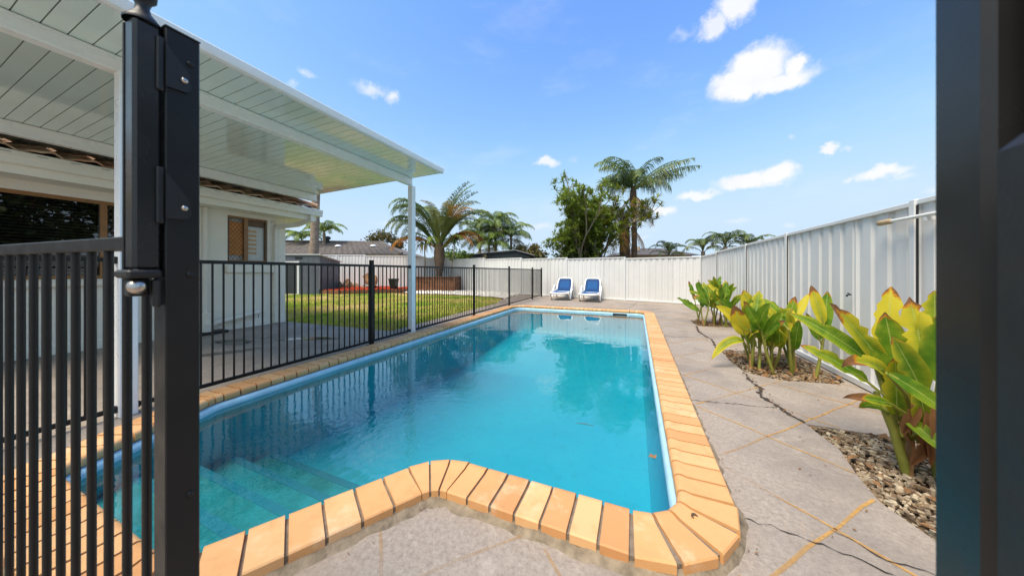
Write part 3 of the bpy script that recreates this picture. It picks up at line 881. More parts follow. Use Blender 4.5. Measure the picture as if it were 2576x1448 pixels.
pm = post_mesh(1.215)
for y in fence_posts:
    put('post', pm, pf, (fx(y) - pf.location.x, y - 3.2, 0), .02)
    MB().box(-.045, .045, -.045, .045, .0, .008, .002).build('post_foot', 'black_metal', pf, (fx(y) - pf.location.x, y - 3.2, .001), .02)
PA, PB = .93, 4.06
for y0, y1 in ((-1.6, PA - .05), (PA + .05, 3.20), (3.20, PB - .05), (PB + .05, 6.28), (6.28, 8.55), (8.55, 10.95), (10.95, 12.25)):
    rail_fence(pf, (fx(y0) , y0), (fx(y1), y1), .075, 1.172, .079)
for y in (PA - .05, PB - .05, PB + .05, PA + .05):
    MB().box(-.022, .022, -.012, .012, -.045, .008, .003).build('bracket', 'black_plastic', pf, (fx(y) - pf.location.x, y - 3.2, 1.172))
    MB().box(-.022, .022, -.012, .012, -.04, .008, .003).build('bracket', 'black_plastic', pf, (fx(y) - pf.location.x, y - 3.2, .078))

# near fence panel beside the gate
nf = tag(empty('near_fence', (-1.4, .25, 0)), 'black tubular fence panel close by the camera at the gate', 'fence')
NA, NBp = (-.915, .297), (-2.62, .158)
rail_fence(nf, NA, NBp, .09, 1.148, .0785, .0076, (.030, .030), .078, .05)
MB().box(-.017, .017, -.012, .012, .05, 1.1175, .003).build('stile', 'black_metal', nf, (-.905 + 1.4, .2945 - .25, 0), .09)
# gate post with the tall magnetic latch
gp = tag(empty('gate_post', (-.860, .2925, 0)), 'tall black square gate post carrying the child safety latch', 'post')
MB().box(-.025, .025, -.0245, .0245, 0, 1.542, .002).build('shaft', 'black_metal', gp)
MB().box(-.026, .026, -.0255, .0255, 1.5425, 1.546, .001).build('cap', 'black_plastic', gp)
for z in (1.490, 1.064, .62):
    MB().lathe([(0, .0), (.006, .0), (.0055, .0025), (.003, .004), (0, .0042)], 14).build('screw', 'black_metal', gp, (.0249, .010, z), (0, pi / 2, 0), 50)
gl_ = tag(empty('gate_latch', (-.861, .247, 1.05)), 'tall black magnetic gate latch with pull knob and silver lock', 'latch')
MB().box(-.0165, .0205, -.0175, .0185, .024, .486, .005).build('body', 'black_gloss', gl_)
MB().box(-.0215, -.0168, -.019, .0185, .024, .484, .001).build('back_rib', 'black_plastic', gl_)
MB().lathe([(.025, .4865), (.025, .491), (.019, .499), (.011, .510), (.009, .520), (.012, .530), (.018, .537), (.019, .548), (.012, .557), (0, .559)], 20).build('pull_knob', 'black_plastic', gl_, (-.001, 0, 0), 0, 40)
for z0, z1 in ((.376, .458), (.122, .210)):
    pl = [(.0205, z0), (.050, z0 + .002), (.056, z0 + .012), (.053, z0 + .040), (.030, z1 - .012), (.0205, z1)]
    br = MB().prism(pl, .0264, .0305, 'x').build('mounting_bracket', 'black_plastic', gl_)
    MB().lathe([(0, 0), (.0055, 0), (.005, .0025), (.003, .004), (0, .0042)], 14).build('screw', 'chrome', br, (.0306, .0455, z0 + .024), (0, pi / 2, 0), 50)
    MB().box(.0190, .0262, .010, .0204, z0 - .010, z1 + .010, .002).build('mounting_lug', 'black_plastic', gl_)
MB().box(-.034, .027, -.026, .0185, .008, .0235, .004).build('striker_plate', 'black_plastic', gl_)
MB().box(.006, .0265, .006, .0190, -.048, .0075, .005).build('striker_housing', 'black_plastic', gl_)
MB().box(-.020, .005, -.018, .008, -.026, .0075, .003).build('lock_housing', 'black_plastic', gl_)
MB().lathe([(0, .012), (.006, .0118), (.011, .009), (.013, .004), (.013, -.004), (.011, -.008)], 18).build('lock_barrel', 'chrome', gl_, (.012, -.010, -.008), (radians(70), 0, radians(55)), 50)

# right: hinge post and open gate, very close
hp = tag(empty('hinge_post', (.308, .423, 0)), 'glossy black square post at the right edge, next to the open gate', 'post')
MB().box(-.027, .027, -.027, .027, 0, 1.62, .006).build('shaft', 'black_gloss', hp)
for z in (.62, .70):
    MB().lathe([(0, 0), (.006, 0), (.005, .003), (0, .004)], 12).build('screw', 'black_metal', hp, (-.0268, .012, z), (0, -pi / 2, 0), 50)
og = tag(empty('open_gate', (.32, .30, 0)), 'black gate swung open at the far right beside the camera', 'gate')
MB().box(-.028, .034, .030, .078, 1.10, 1.62, .004).build('tall_stile', 'black_metal', og)
MB().box(-.058, .030, .012, .074, .05, 1.176, .012).build('stile', 'black_plastic', og)
MB().box(-.016, .016, -.95, .011, 1.13, 1.165, .003).build('top_rail', 'black_metal', og)
MB().box(-.016, .016, -.95, .011, .07, .10, .003).build('bottom_rail', 'black_metal', og)
for i in range(11): put('bar', bar_mesh(1.04, .0094), og, (0, -.07 - .08 * i, .095))

# ------------------------------------------------------------------ patio roof
pt = tag(empty('patio_cover', (fx(4.06), 4.06, 0)), 'white insulated patio roof on square posts over the paved patio', 'patio roof')
PX, PY = pt.location.x, pt.location.y
YE, Y0 = 4.00, .12
rz = lambda x: 2.682 + (x + 2.90) * .0145       # underside
for y in (PA, PB):
    MB().box(-.046, .046, -.046, .046, 0, 2.545, .005).build('post', 'patio_trim', pt, (fx(y) - PX, y - PY, 0))
def beam(x, z0, z1, y1, nm):
    m = MB().box(x - .035, x + .035, Y0, y1, z0 + .022, z1 - .022)
    m.box(x - .044, x + .044, Y0, y1 + .001, z0, z0 + .0215, .003); m.box(x - .044, x + .044, Y0, y1 + .001, z1 - .0215, z1, .003)
    m.v = [(a - PX, b - PY, c_) for a, b, c_ in m.v]
    return m.build(nm, 'patio_trim', pt)
beam(-3.585, 2.552, rz(-3.585) - .004, 4.035, 'front_beam')
beam(-6.02, 2.498, rz(-6.02) - .004, YE + .02, 'back_beam')
# ceiling pans
pw = .1005
npan = int((YE - Y0) / pw)
xa, xb = -6.9, -2.95
for i in range(npan):
    y1 = YE - i * pw; y0 = y1 - pw + .006
    m = MB().add([(xa - PX, y0 - PY, rz(xa)), (xb - PX, y0 - PY, rz(xb)), (xb - PX, y1 - PY, rz(xb)), (xa - PX, y1 - PY, rz(xa)),
                  (xa - PX, y0 - PY, rz(xa) + .03), (xb - PX, y0 - PY, rz(xb) + .03), (xb - PX, y1 - PY, rz(xb) + .03), (xa - PX, y1 - PY, rz(xa) + .03)],
                 [(0, 1, 2, 3), (4, 7, 6, 5), (0, 4, 5, 1), (1, 5, 6, 2), (2, 6, 7, 3), (3, 7, 4, 0)])
    m.build('ceiling_pan', 'patio_white', pt)
m = MB().add([(x - PX, y - PY, rz(x) + dz) for dz in (.006, .085) for x, y in ((xa, Y0), (xb, Y0), (xb, YE - .002), (xa, YE - .002))],
             [(0, 1, 2, 3), (4, 7, 6, 5), (0, 4, 5, 1), (1, 5, 6, 2), (2, 6, 7, 3), (3, 7, 4, 0)])
m.build('roof_sheet', 'joint_grey', pt)
# fascia gutter toward the pool
prof = [(-2.955, 2.672), (-2.915, 2.666), (-2.895, 2.676), (-2.885, 2.70), (-2.885, 2.742), (-2.897, 2.752), (-2.955, 2.75)]
m = MB().prism([(a - PX, b) for a, b in prof], Y0 - PY, YE + .02 - PY, 'y'); m.build('gutter', 'patio_trim', pt, smooth=30)
m = MB().add([(x - PX, y - PY, rz(x) + dz) for dz in (-.006, .092) for x, y in ((xa, YE + .001), (-2.957, YE + .001), (-2.957, YE + .018), (xa, YE + .018))],
             [(0, 1, 2, 3), (4, 7, 6, 5), (0, 4, 5, 1), (1, 5, 6, 2), (2, 6, 7, 3), (3, 7, 4, 0)])
m.build('end_cap', 'patio_trim', pt)

# ------------------------------------------------------------------ house
hs = tag(empty('house', (-6.9, 3.96, 0)), 'cream rendered brick house with brown tiled roof beside the patio', 'house')
HX, HY_ = -6.9, 3.96
def hbox(nm, mat, x0, x1, y0, y1, z0, z1, ch=0, parent=None):
    return MB().box(x0 - HX, x1 - HX, y0 - HY_, y1 - HY_, z0, z1, ch).build(nm, mat, parent or hs)
W1 = (-1.35, 2.28, .97, 2.06); W2 = (2.99, 3.63, 1.25, 2.11)
wt_ = .24
m = MB()
def wb(y0, y1, z0, z1): m.box(-wt_, 0, y0 - HY_, y1 - HY_, z0, z1)
wb(-6, W1[0], 0, 2.25); wb(W1[0], W1[1], 0, W1[2]); wb(W1[0], W1[1], W1[3], 2.25); wb(W1[1], W2[0], 0, 2.25)
wb(W2[0], W2[1], 0, W2[2]); wb(W2[0], W2[1], W2[3], 2.25); wb(W2[1], 3.96, 0, 2.25)
m.build('wall', 'render_cream', hs)
hbox('end_wall', 'render_cream', -14, HX - wt_ - .001, 3.72, 3.96, 0, 2.25)
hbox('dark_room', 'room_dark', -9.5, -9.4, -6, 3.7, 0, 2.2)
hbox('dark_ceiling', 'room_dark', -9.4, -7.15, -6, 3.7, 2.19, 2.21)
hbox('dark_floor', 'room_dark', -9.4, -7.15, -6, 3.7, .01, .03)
hbox('plinth', 'render_cream', -6.899, -6.882, -6, 3.955, 0.001, .12, .004)
hbox('pier', 'render_cream', -6.899, -6.80, 2.30, 2.60, 0.001, 2.17, .006)
# windows
def window(y0, y1, z0, z1, mull, fr=.045):
    w = hbox('window', 'bronze', -6.99, -6.93, y0, y1, z1 - fr, z1)
    hbox('frame_bar', 'bronze', -6.99, -6.93, y0, y1, z0, z0 + fr, 0, w)
    hbox('frame_bar', 'bronze_dark', -6.991, -6.929, y0, y0 + fr, z0 + fr, z1 - fr, 0, w)
    hbox('frame_bar', 'bronze_dark', -6.991, -6.929, y1 - fr, y1, z0 + fr, z1 - fr, 0, w)
    hbox('mullion', 'bronze', -6.985, -6.925, mull - .03, mull + .03, z0 + fr, z1 - fr, 0, w)
    return w
def mesh_screen(w, y0, y1, z0, z1, x):
    m = MB(); p = .085; r = .0035; a0 = math.atan2(1.25, 1)
    k = -8.0
    H = z1 - z0; Wd = y1 - y0
    s = 1.35
    c0 = -Wd * s
    while c0 < H + Wd * s:
        for sg in (1, -1):
            # z = z0 + c0 + sg*s*(y-y0)
            pts = []
            for yy in (0, Wd): pts.append((yy, c0 + sg * s * yy))
            ya, za = pts[0]; yb, zb = pts[1]
            ts = [0.0, 1.0]
            for lim in (0, H):
                if abs(zb - za) > 1e-6:
                    t_ = (lim - za) / (zb - za)
                    if 0 < t_ < 1: ts.append(t_)
            ts.sort()
            for i in range(len(ts) - 1):
                tm = (ts[i] + ts[i + 1]) / 2; zm = za + (zb - za) * tm
                if 0 < zm < H:
                    q = [(x - HX + .004 * sg, y0 + ya + (yb - ya) * t_ - HY_, z0 + za + (zb - za) * t_) for t_ in (ts[i], ts[i + 1])]
                    m.tube(q, r, 4, False)
        c0 += p
    m.build('security_screen', 'bronze_dark', w)
w1 = window(*W1, 1.63)
hbox('pane', 'window_glass', -6.962, -6.958, W1[0] + .046, 1.599, W1[2] + .046, W1[3] - .046, 0, w1)
hbox('pane', 'window_glass', -6.972, -6.968, 1.661, W1[1] - .046, W1[2] + .046, W1[3] - .046, 0, w1)
mesh_screen(w1, 1.66, W1[1] - .045, W1[2] + .045, W1[3] - .045, -6.945)
sl = MB().add([(-.022, 0, .012), (.022, 0, -.012), (.022, 2.88, -.012), (-.022, 2.88, .012)], [(0, 1, 2, 3)]).mesh('blind_slat', 'blind_dark')
for i in range(24): put('blind_slat', sl, w1, (-7.06 - HX, W1[0] + .06 - HY_, W1[2] + .09 + i * .041))
w2 = window(*W2, 3.285, .035)
mesh_screen(w2, W2[0] + .035, 3.255, W2[2] + .035, W2[3] - .035, -6.945)
hbox('blind', 'blind_orange', -6.985, -6.975, W2[0] + .04, 3.25, W2[2] + .13, W2[3] - .10, 0, w2)
hbox('backing', 'frosted', -7.005, -6.995, W2[0] + .04, W2[1] - .04, W2[2] + .036, W2[3] - .036, 0, w2)
hbox('top_sash', 'bronze_dark', -6.968, -6.945, 3.316, W2[1] - .036, W2[3] - .16, W2[3] - .037, 0, w2)
hbox('frosted_pane', 'frosted', -6.972, -6.965, 3.316, W2[1] - .036, W2[2] + .036, W2[3] - .161, 0, w2)
for i in range(6): hbox('blind_slat', 'blind_tan', -6.964, -6.961, 3.32, 3.47, W2[2] + .16 + i * .085, W2[2] + .205 + i * .085, 0, w2)
hbox('sill', 'render_cream', -6.899, -6.83, W2[0] - .03, W2[1] + .09, 1.05, 1.185, .012)
hbox('sill', 'render_cream', -6.899, -6.84, W1[0] - .03, W1[1] + .03, .87, .955, .012)
# eaves
hbox('soffit', 'eave_cream', -6.42, -7.0, -6, 4.26, 2.18, 2.195)
hbox('soffit', 'eave_cream', -14, -7.001, 3.9, 4.26, 2.18, 2.195)
hbox('fascia', 'eave_cream', -6.42, -6.395, -6, 4.285, 2.165, 2.34)
hbox('fascia', 'eave_cream', -14, -6.42, 4.262, 4.285, 2.165, 2.34)
gpz = [(-6.394, 2.262), (-6.31, 2.262), (-6.30, 2.272), (-6.30, 2.33), (-6.288, 2.342), (-6.288, 2.398), (-6.30, 2.408), (-6.31, 2.398), (-6.31, 2.29), (-6.394, 2.29)]
MB().prism([(a - HX, b) for a, b in gpz], -6 - HY_, 4.36 - HY_, 'y').build('gutter', 'eave_cream', hs)
m = MB()
for i in range(40):
    yy = 4.1 - i * .22
    m.box(-.0 + (-6.2885 - HX), -6.2865 - HX, yy - HY_, yy + .07 - HY_, 2.375, 2.381)
m.build('gutter_slots', 'joint_grey', hs)
for yy in (3.15, 1.0):
    MB().lathe([(.0, -.012), (.05, -.012), (.07, -.004), (.07, 0)], 20).build('soffit_light', 'eave_cream', hs, (.25, yy - HY_, 2.179), 0, 40)
# downpipe at the corner
dp = MB()
dp.box(-.40 + .9 - .0, .58, .04, .12, 2.13, 2.26, .004)
dp.build('rainhead', 'eave_cream', hs, (0, .12, 0))
MB().tube([(.54, .17, 2.16), (.30, .07, 2.06), (.05, -.18, 1.99), (.05, -.19, 1.94)], .052, 4, True).build('downpipe_bend', 'pvc', hs)
MB().box(.0, .075, -.24, -.15, .02, 1.96, .006).build('downpipe', 'pvc', hs)
for z in (.4, 1.36): MB().box(-.002, .082, -.255, -.135, z, z + .03, .002).build('pipe_strap', 'pvc', hs)
# drain pipes
MB().tube([(.05, 2.64 - HY_, .08), (.05, 2.64 - HY_, 2.17)], .03, 12).build('vent_pipe', 'pvc', hs, (.075, 0, 0), 0, 50)
MB().tube([(.12, 2.70 - HY_, .13), (.12, 2.80 - HY_, .18), (.12, 3.34 - HY_, .27), (.10, 3.42 - HY_, .285), (.02, 3.44 - HY_, .29)], .045, 14).build('drain_pipe', 'pvc', hs, smooth=60)
MB().tube([(.13, 2.66 - HY_, .03), (.13, 2.66 - HY_, .32)], .065, 16).build('drain_gully', 'pvc', hs, smooth=60)
MB().tube([(.13, 2.66 - HY_, .31), (.13, 2.66 - HY_, .36)], .072, 16).build('drain_collar', 'pvc', hs, smooth=60)
MB().tube([(.15, 2.66 - HY_, .19), (.25, 2.62 - HY_, .20)], .035, 12).build('drain_stub', 'pvc', hs, smooth=60)
MB().box(.0, .26, 2.42 - HY_, 2.90 - HY_, .001, .045, .008).build('drain_pad', 'black_plastic', hs)
MB().lathe([(0, .012), (.05, .012), (.06, .004), (.06, 0)], 18).build('wall_rosette', 'pvc', hs, (.001, 3.74 - HY_, 2.06), (0, pi / 2, 0), 40)
MB().box(.0, .006, 3.02 - HY_, 3.05 - HY_, .16, .19).build('wall_tag', 'blind_orange', hs)
MB().box(.0, .004, 3.47 - HY_, 3.478 - HY_, .16, .26).build('weep_hole', 'seam_dark', hs)
# roof: individual wavy tiles along the eave, deck behind
roof = MB().add([(-.62 + .0, -9, 2.36), (-.62, .33, 2.36), (0, 0, 0)], []).v and None
pitch = radians(19)
deck = MB()
ex, ez, yh = -6.36, 2.385, 4.30
X2 = -10.4; zr = ez + (ex - X2) * math.tan(pitch)
deck.add([(ex - HX, -6 - HY_, ez), (ex - HX, yh - HY_, ez), (X2 - HX, yh - (ex - X2) - HY_, zr), (X2 - HX, -6 - HY_, zr)], [(0, 1, 2, 3)])
deck.add([(ex - HX, yh - HY_, ez), (2 * X2 - ex - HX, yh - HY_, ez), (X2 - HX, yh - (ex - X2) - HY_, zr)], [(0, 1, 2)])
deck.add([(2 * X2 - ex - HX, yh - HY_, ez), (2 * X2 - ex - HX, -6 - HY_, ez), (X2 - HX, -6 - HY_, zr), (X2 - HX, yh - (ex - X2) - HY_, zr)], [(0, 1, 2, 3)])
roof = deck.build('roof', 'roof_dark', hs)
def tile_mesh():
    m = MB(); Wt, Lt, th = .30, .40, .022; nx = 12
    for top in (1, 0):
        for j in range(2):
            for i in range(nx + 1):
                u = i / nx
                zz = .020 * sin(2 * pi * u * 1.0 - .6) + .010 * cos(4 * pi * u)
                m.v.append((-Lt * j, Wt * u, zz + (th if top else 0)))
    n = nx + 1
    for i in range(nx):
        m.f += [(i, i + 1, n + i + 1, n + i), (2 * n + i, 3 * n + i, 3 * n + i + 1, 2 * n + i + 1), (i, 2 * n + i, 2 * n + i + 1, i + 1)]
    return m.mesh('roof_tile', 'brown_tile', 50)
tm = tile_mesh()
for row in range(5):
    x = ex + .05 - row * .33 * cos(pitch); z = ez + .04 + row * .33 * sin(pitch)
    nt = int((yh - .05 + 4.2 - row * .31) / .297)
    for i in range(nt):
        y = yh - .05 - row * .31 - (i + 1) * .297
        put('roof_tile', tm, roof, (x - HX, y - HY_, z), (0, pitch - .06, 0))
# hip capping
for i in range(9):
    a = Vector((ex + .02 - i * .28, yh - .02 - i * .28, ez + .085 + i * .28 * math.tan(pitch)))
    b = a + Vector((-.31, -.31, .31 * math.tan(pitch) + .02))
    MB().tube([a - Vector((HX, HY_, 0)), b - Vector((HX, HY_, 0))], [.10, .085], 8, True, (1, .5)).build('hip_cap', 'brown_tile', roof, smooth=50)

# ------------------------------------------------------------------ sun loungers
def lounger(loc, label, rot):
    r = tag(empty('sun_lounger', loc, rot), label, 'sun lounger', 'blue and white sun loungers by the back fence')
    W = .335
    # seat sling (slight sag) and border frame
    def slab(nm, prof, w, mat, th=.02, bulge=.0, round_end=0.0):
        m = MB(); k = 8; n = len(prof)
        for i, (y, z) in enumerate(prof):
            ww = w
            if round_end and i >= n - 3: ww = w - round_end * ((i - (n - 4)) / 3) ** 2
            for j in range(k + 1):
                u = -1 + 2 * j / k
                m.v.append((u * ww, y, z - bulge * (1 - u * u)))
        for i in range(n - 1):
            for j in range(k): m.f.append((i * (k + 1) + j, i * (k + 1) + j + 1, (i + 1) * (k + 1) + j + 1, (i + 1) * (k + 1) + j))
        top = list(m.v); nf_ = list(m.f); kk = len(top)
        m.v += [(a, b, c_ - th) for a, b, c_ in top]; m.f += [tuple(q + kk for q in f)[::-1] for f in nf_]
        return m.build(nm, mat, r, smooth=40)
    seat_p = [(-.30, .300), (-.22, .318), (-.05, .322), (.2, .312), (.42, .305), (.62, .322), (.70, .345)]
    slab('seat', seat_p, W - .05, 'sling_blue', .012, .012)
    back_p = [(.66, .335), (.73, .40), (.82, .52), (.92, .66), (.985, .755), (1.0, .775)]
    slab('backrest', back_p, .265, 'sling_blue_dark', .012, .0, .05)
    def off(p, d):  # shift along the sling normal
        return [(y - d * .8, z + d * .55) for y, z in p]
    slab('backrest_panel', off([(.735, .41), (.82, .525), (.90, .635), (.935, .685)], .004), .185, 'sling_blue', .003, .0, .02)
    # white rails
    for s in (-1, 1):
        pts = [(s * (W - .02), y, z - .015) for y, z in seat_p]
        MB().tube(pts, .034, 8, True, (.7, 1.0)).build('side_rail', 'plastic_white', r, smooth=60)
    MB().tube([(-W + .01, -.27, .285), (-W + .05, -.315, .275), (-.12, -.345, .262), (.12, -.345, .262), (W - .05, -.315, .275), (W - .01, -.27, .285)], .040, 10, True, (.75, 1.0)).build('front_rail', 'plastic_white', r, smooth=60)
    bp = [(-.285, .66, .335), (-.29, .82, .535), (-.278, .93, .69), (-.245, .99, .775), (-.18, 1.012, .803), (0, 1.017, .812), (.18, 1.012, .803), (.245, .99, .775), (.278, .93, .69), (.29, .82, .535), (.285, .66, .335)]
    MB().tube(bp, .026, 8, True, (1.0, .8)).build('back_frame', 'plastic_white', r, smooth=60)
    for s in (-1, 1):
        x = s * (W + .015)
        MB().tube([(x * .97, -.24, .27), (x, -.16, .20), (x, -.03, .05), (x, .01, .022), (x, .05, .035), (x, .16, .20), (x, .30, .36), (x, .42, .47), (x, .50, .515), (x, .58, .515), (x, .65, .47), (x, .70, .36)], [.030, .033, .032, .032, .032, .033, .033, .032, .033, .033, .03, .026], 8, True, (1.0, .8)).build('arm_leg', 'plastic_white', r, smooth=60)
        MB().tube([(x * .97, .66, .36), (x * .97, .80, .20), (x * .97, .93, .02)], [.03, .028, .026], 8, True).build('leg', 'plastic_white', r, smooth=60)
        MB().box(x - .028, x + .028, -.03, .04, 0, .022, .005).build('foot', 'black_plastic', r)
        MB().box(x * .97 - .024, x * .97 + .024, .91, .955, 0, .022, .005).build('foot', 'black_plastic', r)
    MB().tube([(-W, .45, .285), (W, .45, .285)], .022, 8).build('cross_bar', 'plastic_white', r, smooth=60)
    MB().tube([(-.24, .90, .62), (-.24, 1.02, .30), (.24, 1.02, .30), (.24, .90, .62)], .014, 6).build('back_prop', 'plastic_white', r, smooth=60)
    return r
lounger((-2.64, 11.08, .001), 'blue and white sun lounger nearer the black pool fence', radians(2))
lounger((-1.53, 10.86, .001), 'blue and white sun lounger farther from the black pool fence', radians(1))

# ------------------------------------------------------------------ back garden
sh = tag(empty('garden_shed', (-13.72, 9.33, 0), YAW + .03), 'dark grey metal garden shed with white door frame', 'shed')
SH, SW, SD = 1.86, 2.3, 1.75
def ribwall(nm, p0, p1, z0, z1a, z1b, mat, parent):
    a, b = Vector(p0), Vector(p1); d = (b - a); n = max(2, int(d.length / .06)); nr = Vector((d.y, -d.x)).normalized()
    m = MB()
    for i in range(n + 1):
        q = a + d * (i / n) + nr * (.006 if (i % 4) in (0, 1) else 0); zt = z1a + (z1b - z1a) * i / n
        m.v += [(q.x, q.y, z0), (q.x, q.y, zt)]
    m.f += [(2 * i, 2 * i + 2, 2 * i + 3, 2 * i + 1) for i in range(n)]
    return m.build(nm, mat, parent)
ribwall('front_wall', (-SW, 0), (0, 0), 0, SH - .02, SH - .02, 'shed_grey', sh)
ribwall('side_wall', (0, 0), (0, SD), 0, SH - .03, 1.58, 'shed_grey', sh)
ribwall('side_wall', (-SW, SD), (-SW, 0), 0, 1.58, SH - .02, 'shed_grey', sh)
MB().add([(-SW - .05, -.06, SH - .005), (.09, -.06, SH - .005), (.09, SD + .1, 1.57), (-SW - .05, SD + .1, 1.57), (-SW - .05, -.06, SH + .03), (.09, -.06, SH + .03), (.09, SD + .1, 1.605), (-SW - .05, SD + .1, 1.605)],
         [(3, 2, 1, 0), (4, 5, 6, 7), (0, 1, 5, 4), (1, 2, 6, 5), (2, 3, 7, 6), (3, 0, 4, 7)]).build('roof', 'fence_trim', sh)
MB().box(-SW + .1, -1.0, -.03, -.008, .04, 1.46, .004).build('door', 'shed_dark', sh)
MB().box(-1.0, -.90, -.045, -.008, 0, 1.56, .004).build('door_frame', 'fence_trim', sh)
MB().box(-SW + .05, -1.001, -.045, -.008, 1.47, 1.55, .004).build('door_frame', 'fence_trim', sh)
MB().box(-SW + .05, -1.001, -.045, -.008, .0, .035, .004).build('door_frame', 'fence_trim', sh)
MB().box(-1.10, -.78, -.02, -.007, 1.66, 1.76).build('vent', 'seam_dark', sh)
# raised mulch bed with timber edge
MBED = [(-13.7, 9.42), (-12.65, 9.72), (-11.7, 10.6), (-10.75, 11.45), (-10.95, 12.05), (-11.3, 13.3), (-16.5, 11.6), (-15.2, 10.9), (-13.95, 10.9)]
mulch = tag(poly_sheet('mulch', 'red_mulch', MBED, [], .15), 'red bark mulch filling the timber edged garden bed', 'mulch', kind='stuff')
rng = random.Random(11); m = MB()
for i in range(2600):
    for _ in range(6):
        x, y = rng.uniform(-16.4, -10.8), rng.uniform(9.4, 13.3)
        if inside(x, y, MBED): break
    else: continue
    z = .15 + .10 * mnoise.noise((x * .8, y * .8, 3)) + .05 + rng.uniform(0, .03); a = rng.uniform(0, pi); l = rng.uniform(.04, .1); w = rng.uniform(.012, .03)
    dx, dy = cos(a) * l, sin(a) * l; ex_, ey_ = -sin(a) * w, cos(a) * w; tl_ = rng.uniform(-.02, .02)
    m.add([(x - dx - ex_, y - dy - ey_, z - tl_), (x + dx - ex_, y + dy - ey_, z + tl_), (x + dx + ex_, y + dy + ey_, z + tl_ + .01), (x - dx + ex_, y - dy + ey_, z - tl_ + .01)], [(0, 1, 2, 3)])
m.build('bark_chips', 'red_mulch', mulch)
edge = tag(empty('timber_edging', (-13.7, 9.4, 0)), 'brown timber sleepers edging the red mulch bed', 'edging')
epts = [(-14.0, 9.36), (-12.72, 9.66), (-11.72, 10.56), (-10.70, 11.42), (-10.98, 12.08)]
for i in range(len(epts) - 1):
    a, b = Vector(epts[i]), Vector(epts[i + 1]); d = b - a
    MB().box(0, d.length - .015, -.035, .035, -.02, .20, .006).build('sleeper', 'sleeper', edge, (a.x + 13.7, a.y - 9.4, 0), atan2(d.y, d.x))
def rock(nm, loc, s, label, seed, group='brown rocks on the mulch bed', rot=0):
    bm = bmesh.new(); bmesh.ops.create_icosphere(bm, subdivisions=3, radius=1)
    rg = random.Random(seed)
    planes = [(Vector((rg.uniform(-1, 1), rg.uniform(-1, 1), rg.uniform(-.6, 1))).normalized(), rg.uniform(.55, .85)) for _ in range(12)]
    for v in bm.verts:
        for nrm, dd in planes:
            k = v.co.dot(nrm)
            if k > dd: v.co -= nrm * (k - dd)
        v.co += v.co.normalized() * .07 * mnoise.noise(v.co * 2.5 + Vector((seed, 0, 0)))
        v.co = Vector((v.co.x * s[0], v.co.y * s[1], max(-.4, v.co.z) * s[2]))
    me = bpy.data.meshes.new(nm); bm.to_mesh(me); bm.free(); me.materials.append(M['garden_rock'])
    return tag(put(nm, me, None, loc, rot), label, 'rock', group)
rock('garden_rock', (-14.42, 10.95, .32), (.20, .2, .26), 'leftmost small brown rock on the mulch bed by the shed', 2)
rock('garden_rock', (-13.95, 11.0, .36), (.30, .26, .36), 'middle brown rock of the low group by the shed', 5)
rock('garden_rock', (-13.55, 11.1, .29), (.22, .2, .22), 'right small rock of the low group by the shed', 9)
rock('garden_rock', (-12.75, 11.35, .62), (.50, .35, .50), 'big tilted tan boulder near the tall black fence post', 13)
rock('garden_rock', (-12.85, 11.1, .28), (.20, .18, .14), 'pale small stone under the big tan boulder', 17)
rock('garden_rock', (-12.35, 11.15, .32), (.24, .2, .2), 'rounded pale stone in front of the big boulder', 21)
pot = tag(empty('plant_pot', (-11.21, 11.40, .12)), 'tall black tapered plant pot on the mulch bed', 'plant pot')
MB().lathe([(0, 0), (.15, 0), (.155, .01), (.245, .56), (.26, .565), (.26, .60), (.235, .60), (.22, .50), (0, .5)], 28).build('pot_body', 'pot_black', pot, smooth=40)
# planter box
pb = tag(empty('planter_box', (-11.0, 12.55, 0), YAW - .12), 'raised brown timber planter box holding the big palm', 'planter')
for k in range(5):
    MB().box(0, 2.35, -.03, .03, .03 + k * .148, .03 + k * .148 + .142, .008).build('board', 'sleeper', pb)
    MB().box(2.32, 2.38, .031, 1.5, .03 + k * .148, .03 + k * .148 + .142, .008).build('board', 'sleeper', pb)
    MB().box(-.03, .03, .031, 1.5, .03 + k * .148, .03 + k * .148 + .142, .008).build('board', 'sleeper', pb)
for x in (.06, 1.17, 2.29): MB().box(x - .05, x + .05, -.075, -.031, 0, .76, .008).build('batten', 'sleeper', pb)
MB().box(-.06, 2.42, -.09, .06, .772, .81, .008).build('capping', 'sleeper', pb)
MB().box(2.30, 2.42, .061, 1.52, .772, .81, .008).build('capping', 'sleeper', pb)
MB().box(.031, 2.319, .031, 1.5, .55, .70).build('soil', 'bed_soil', pb)
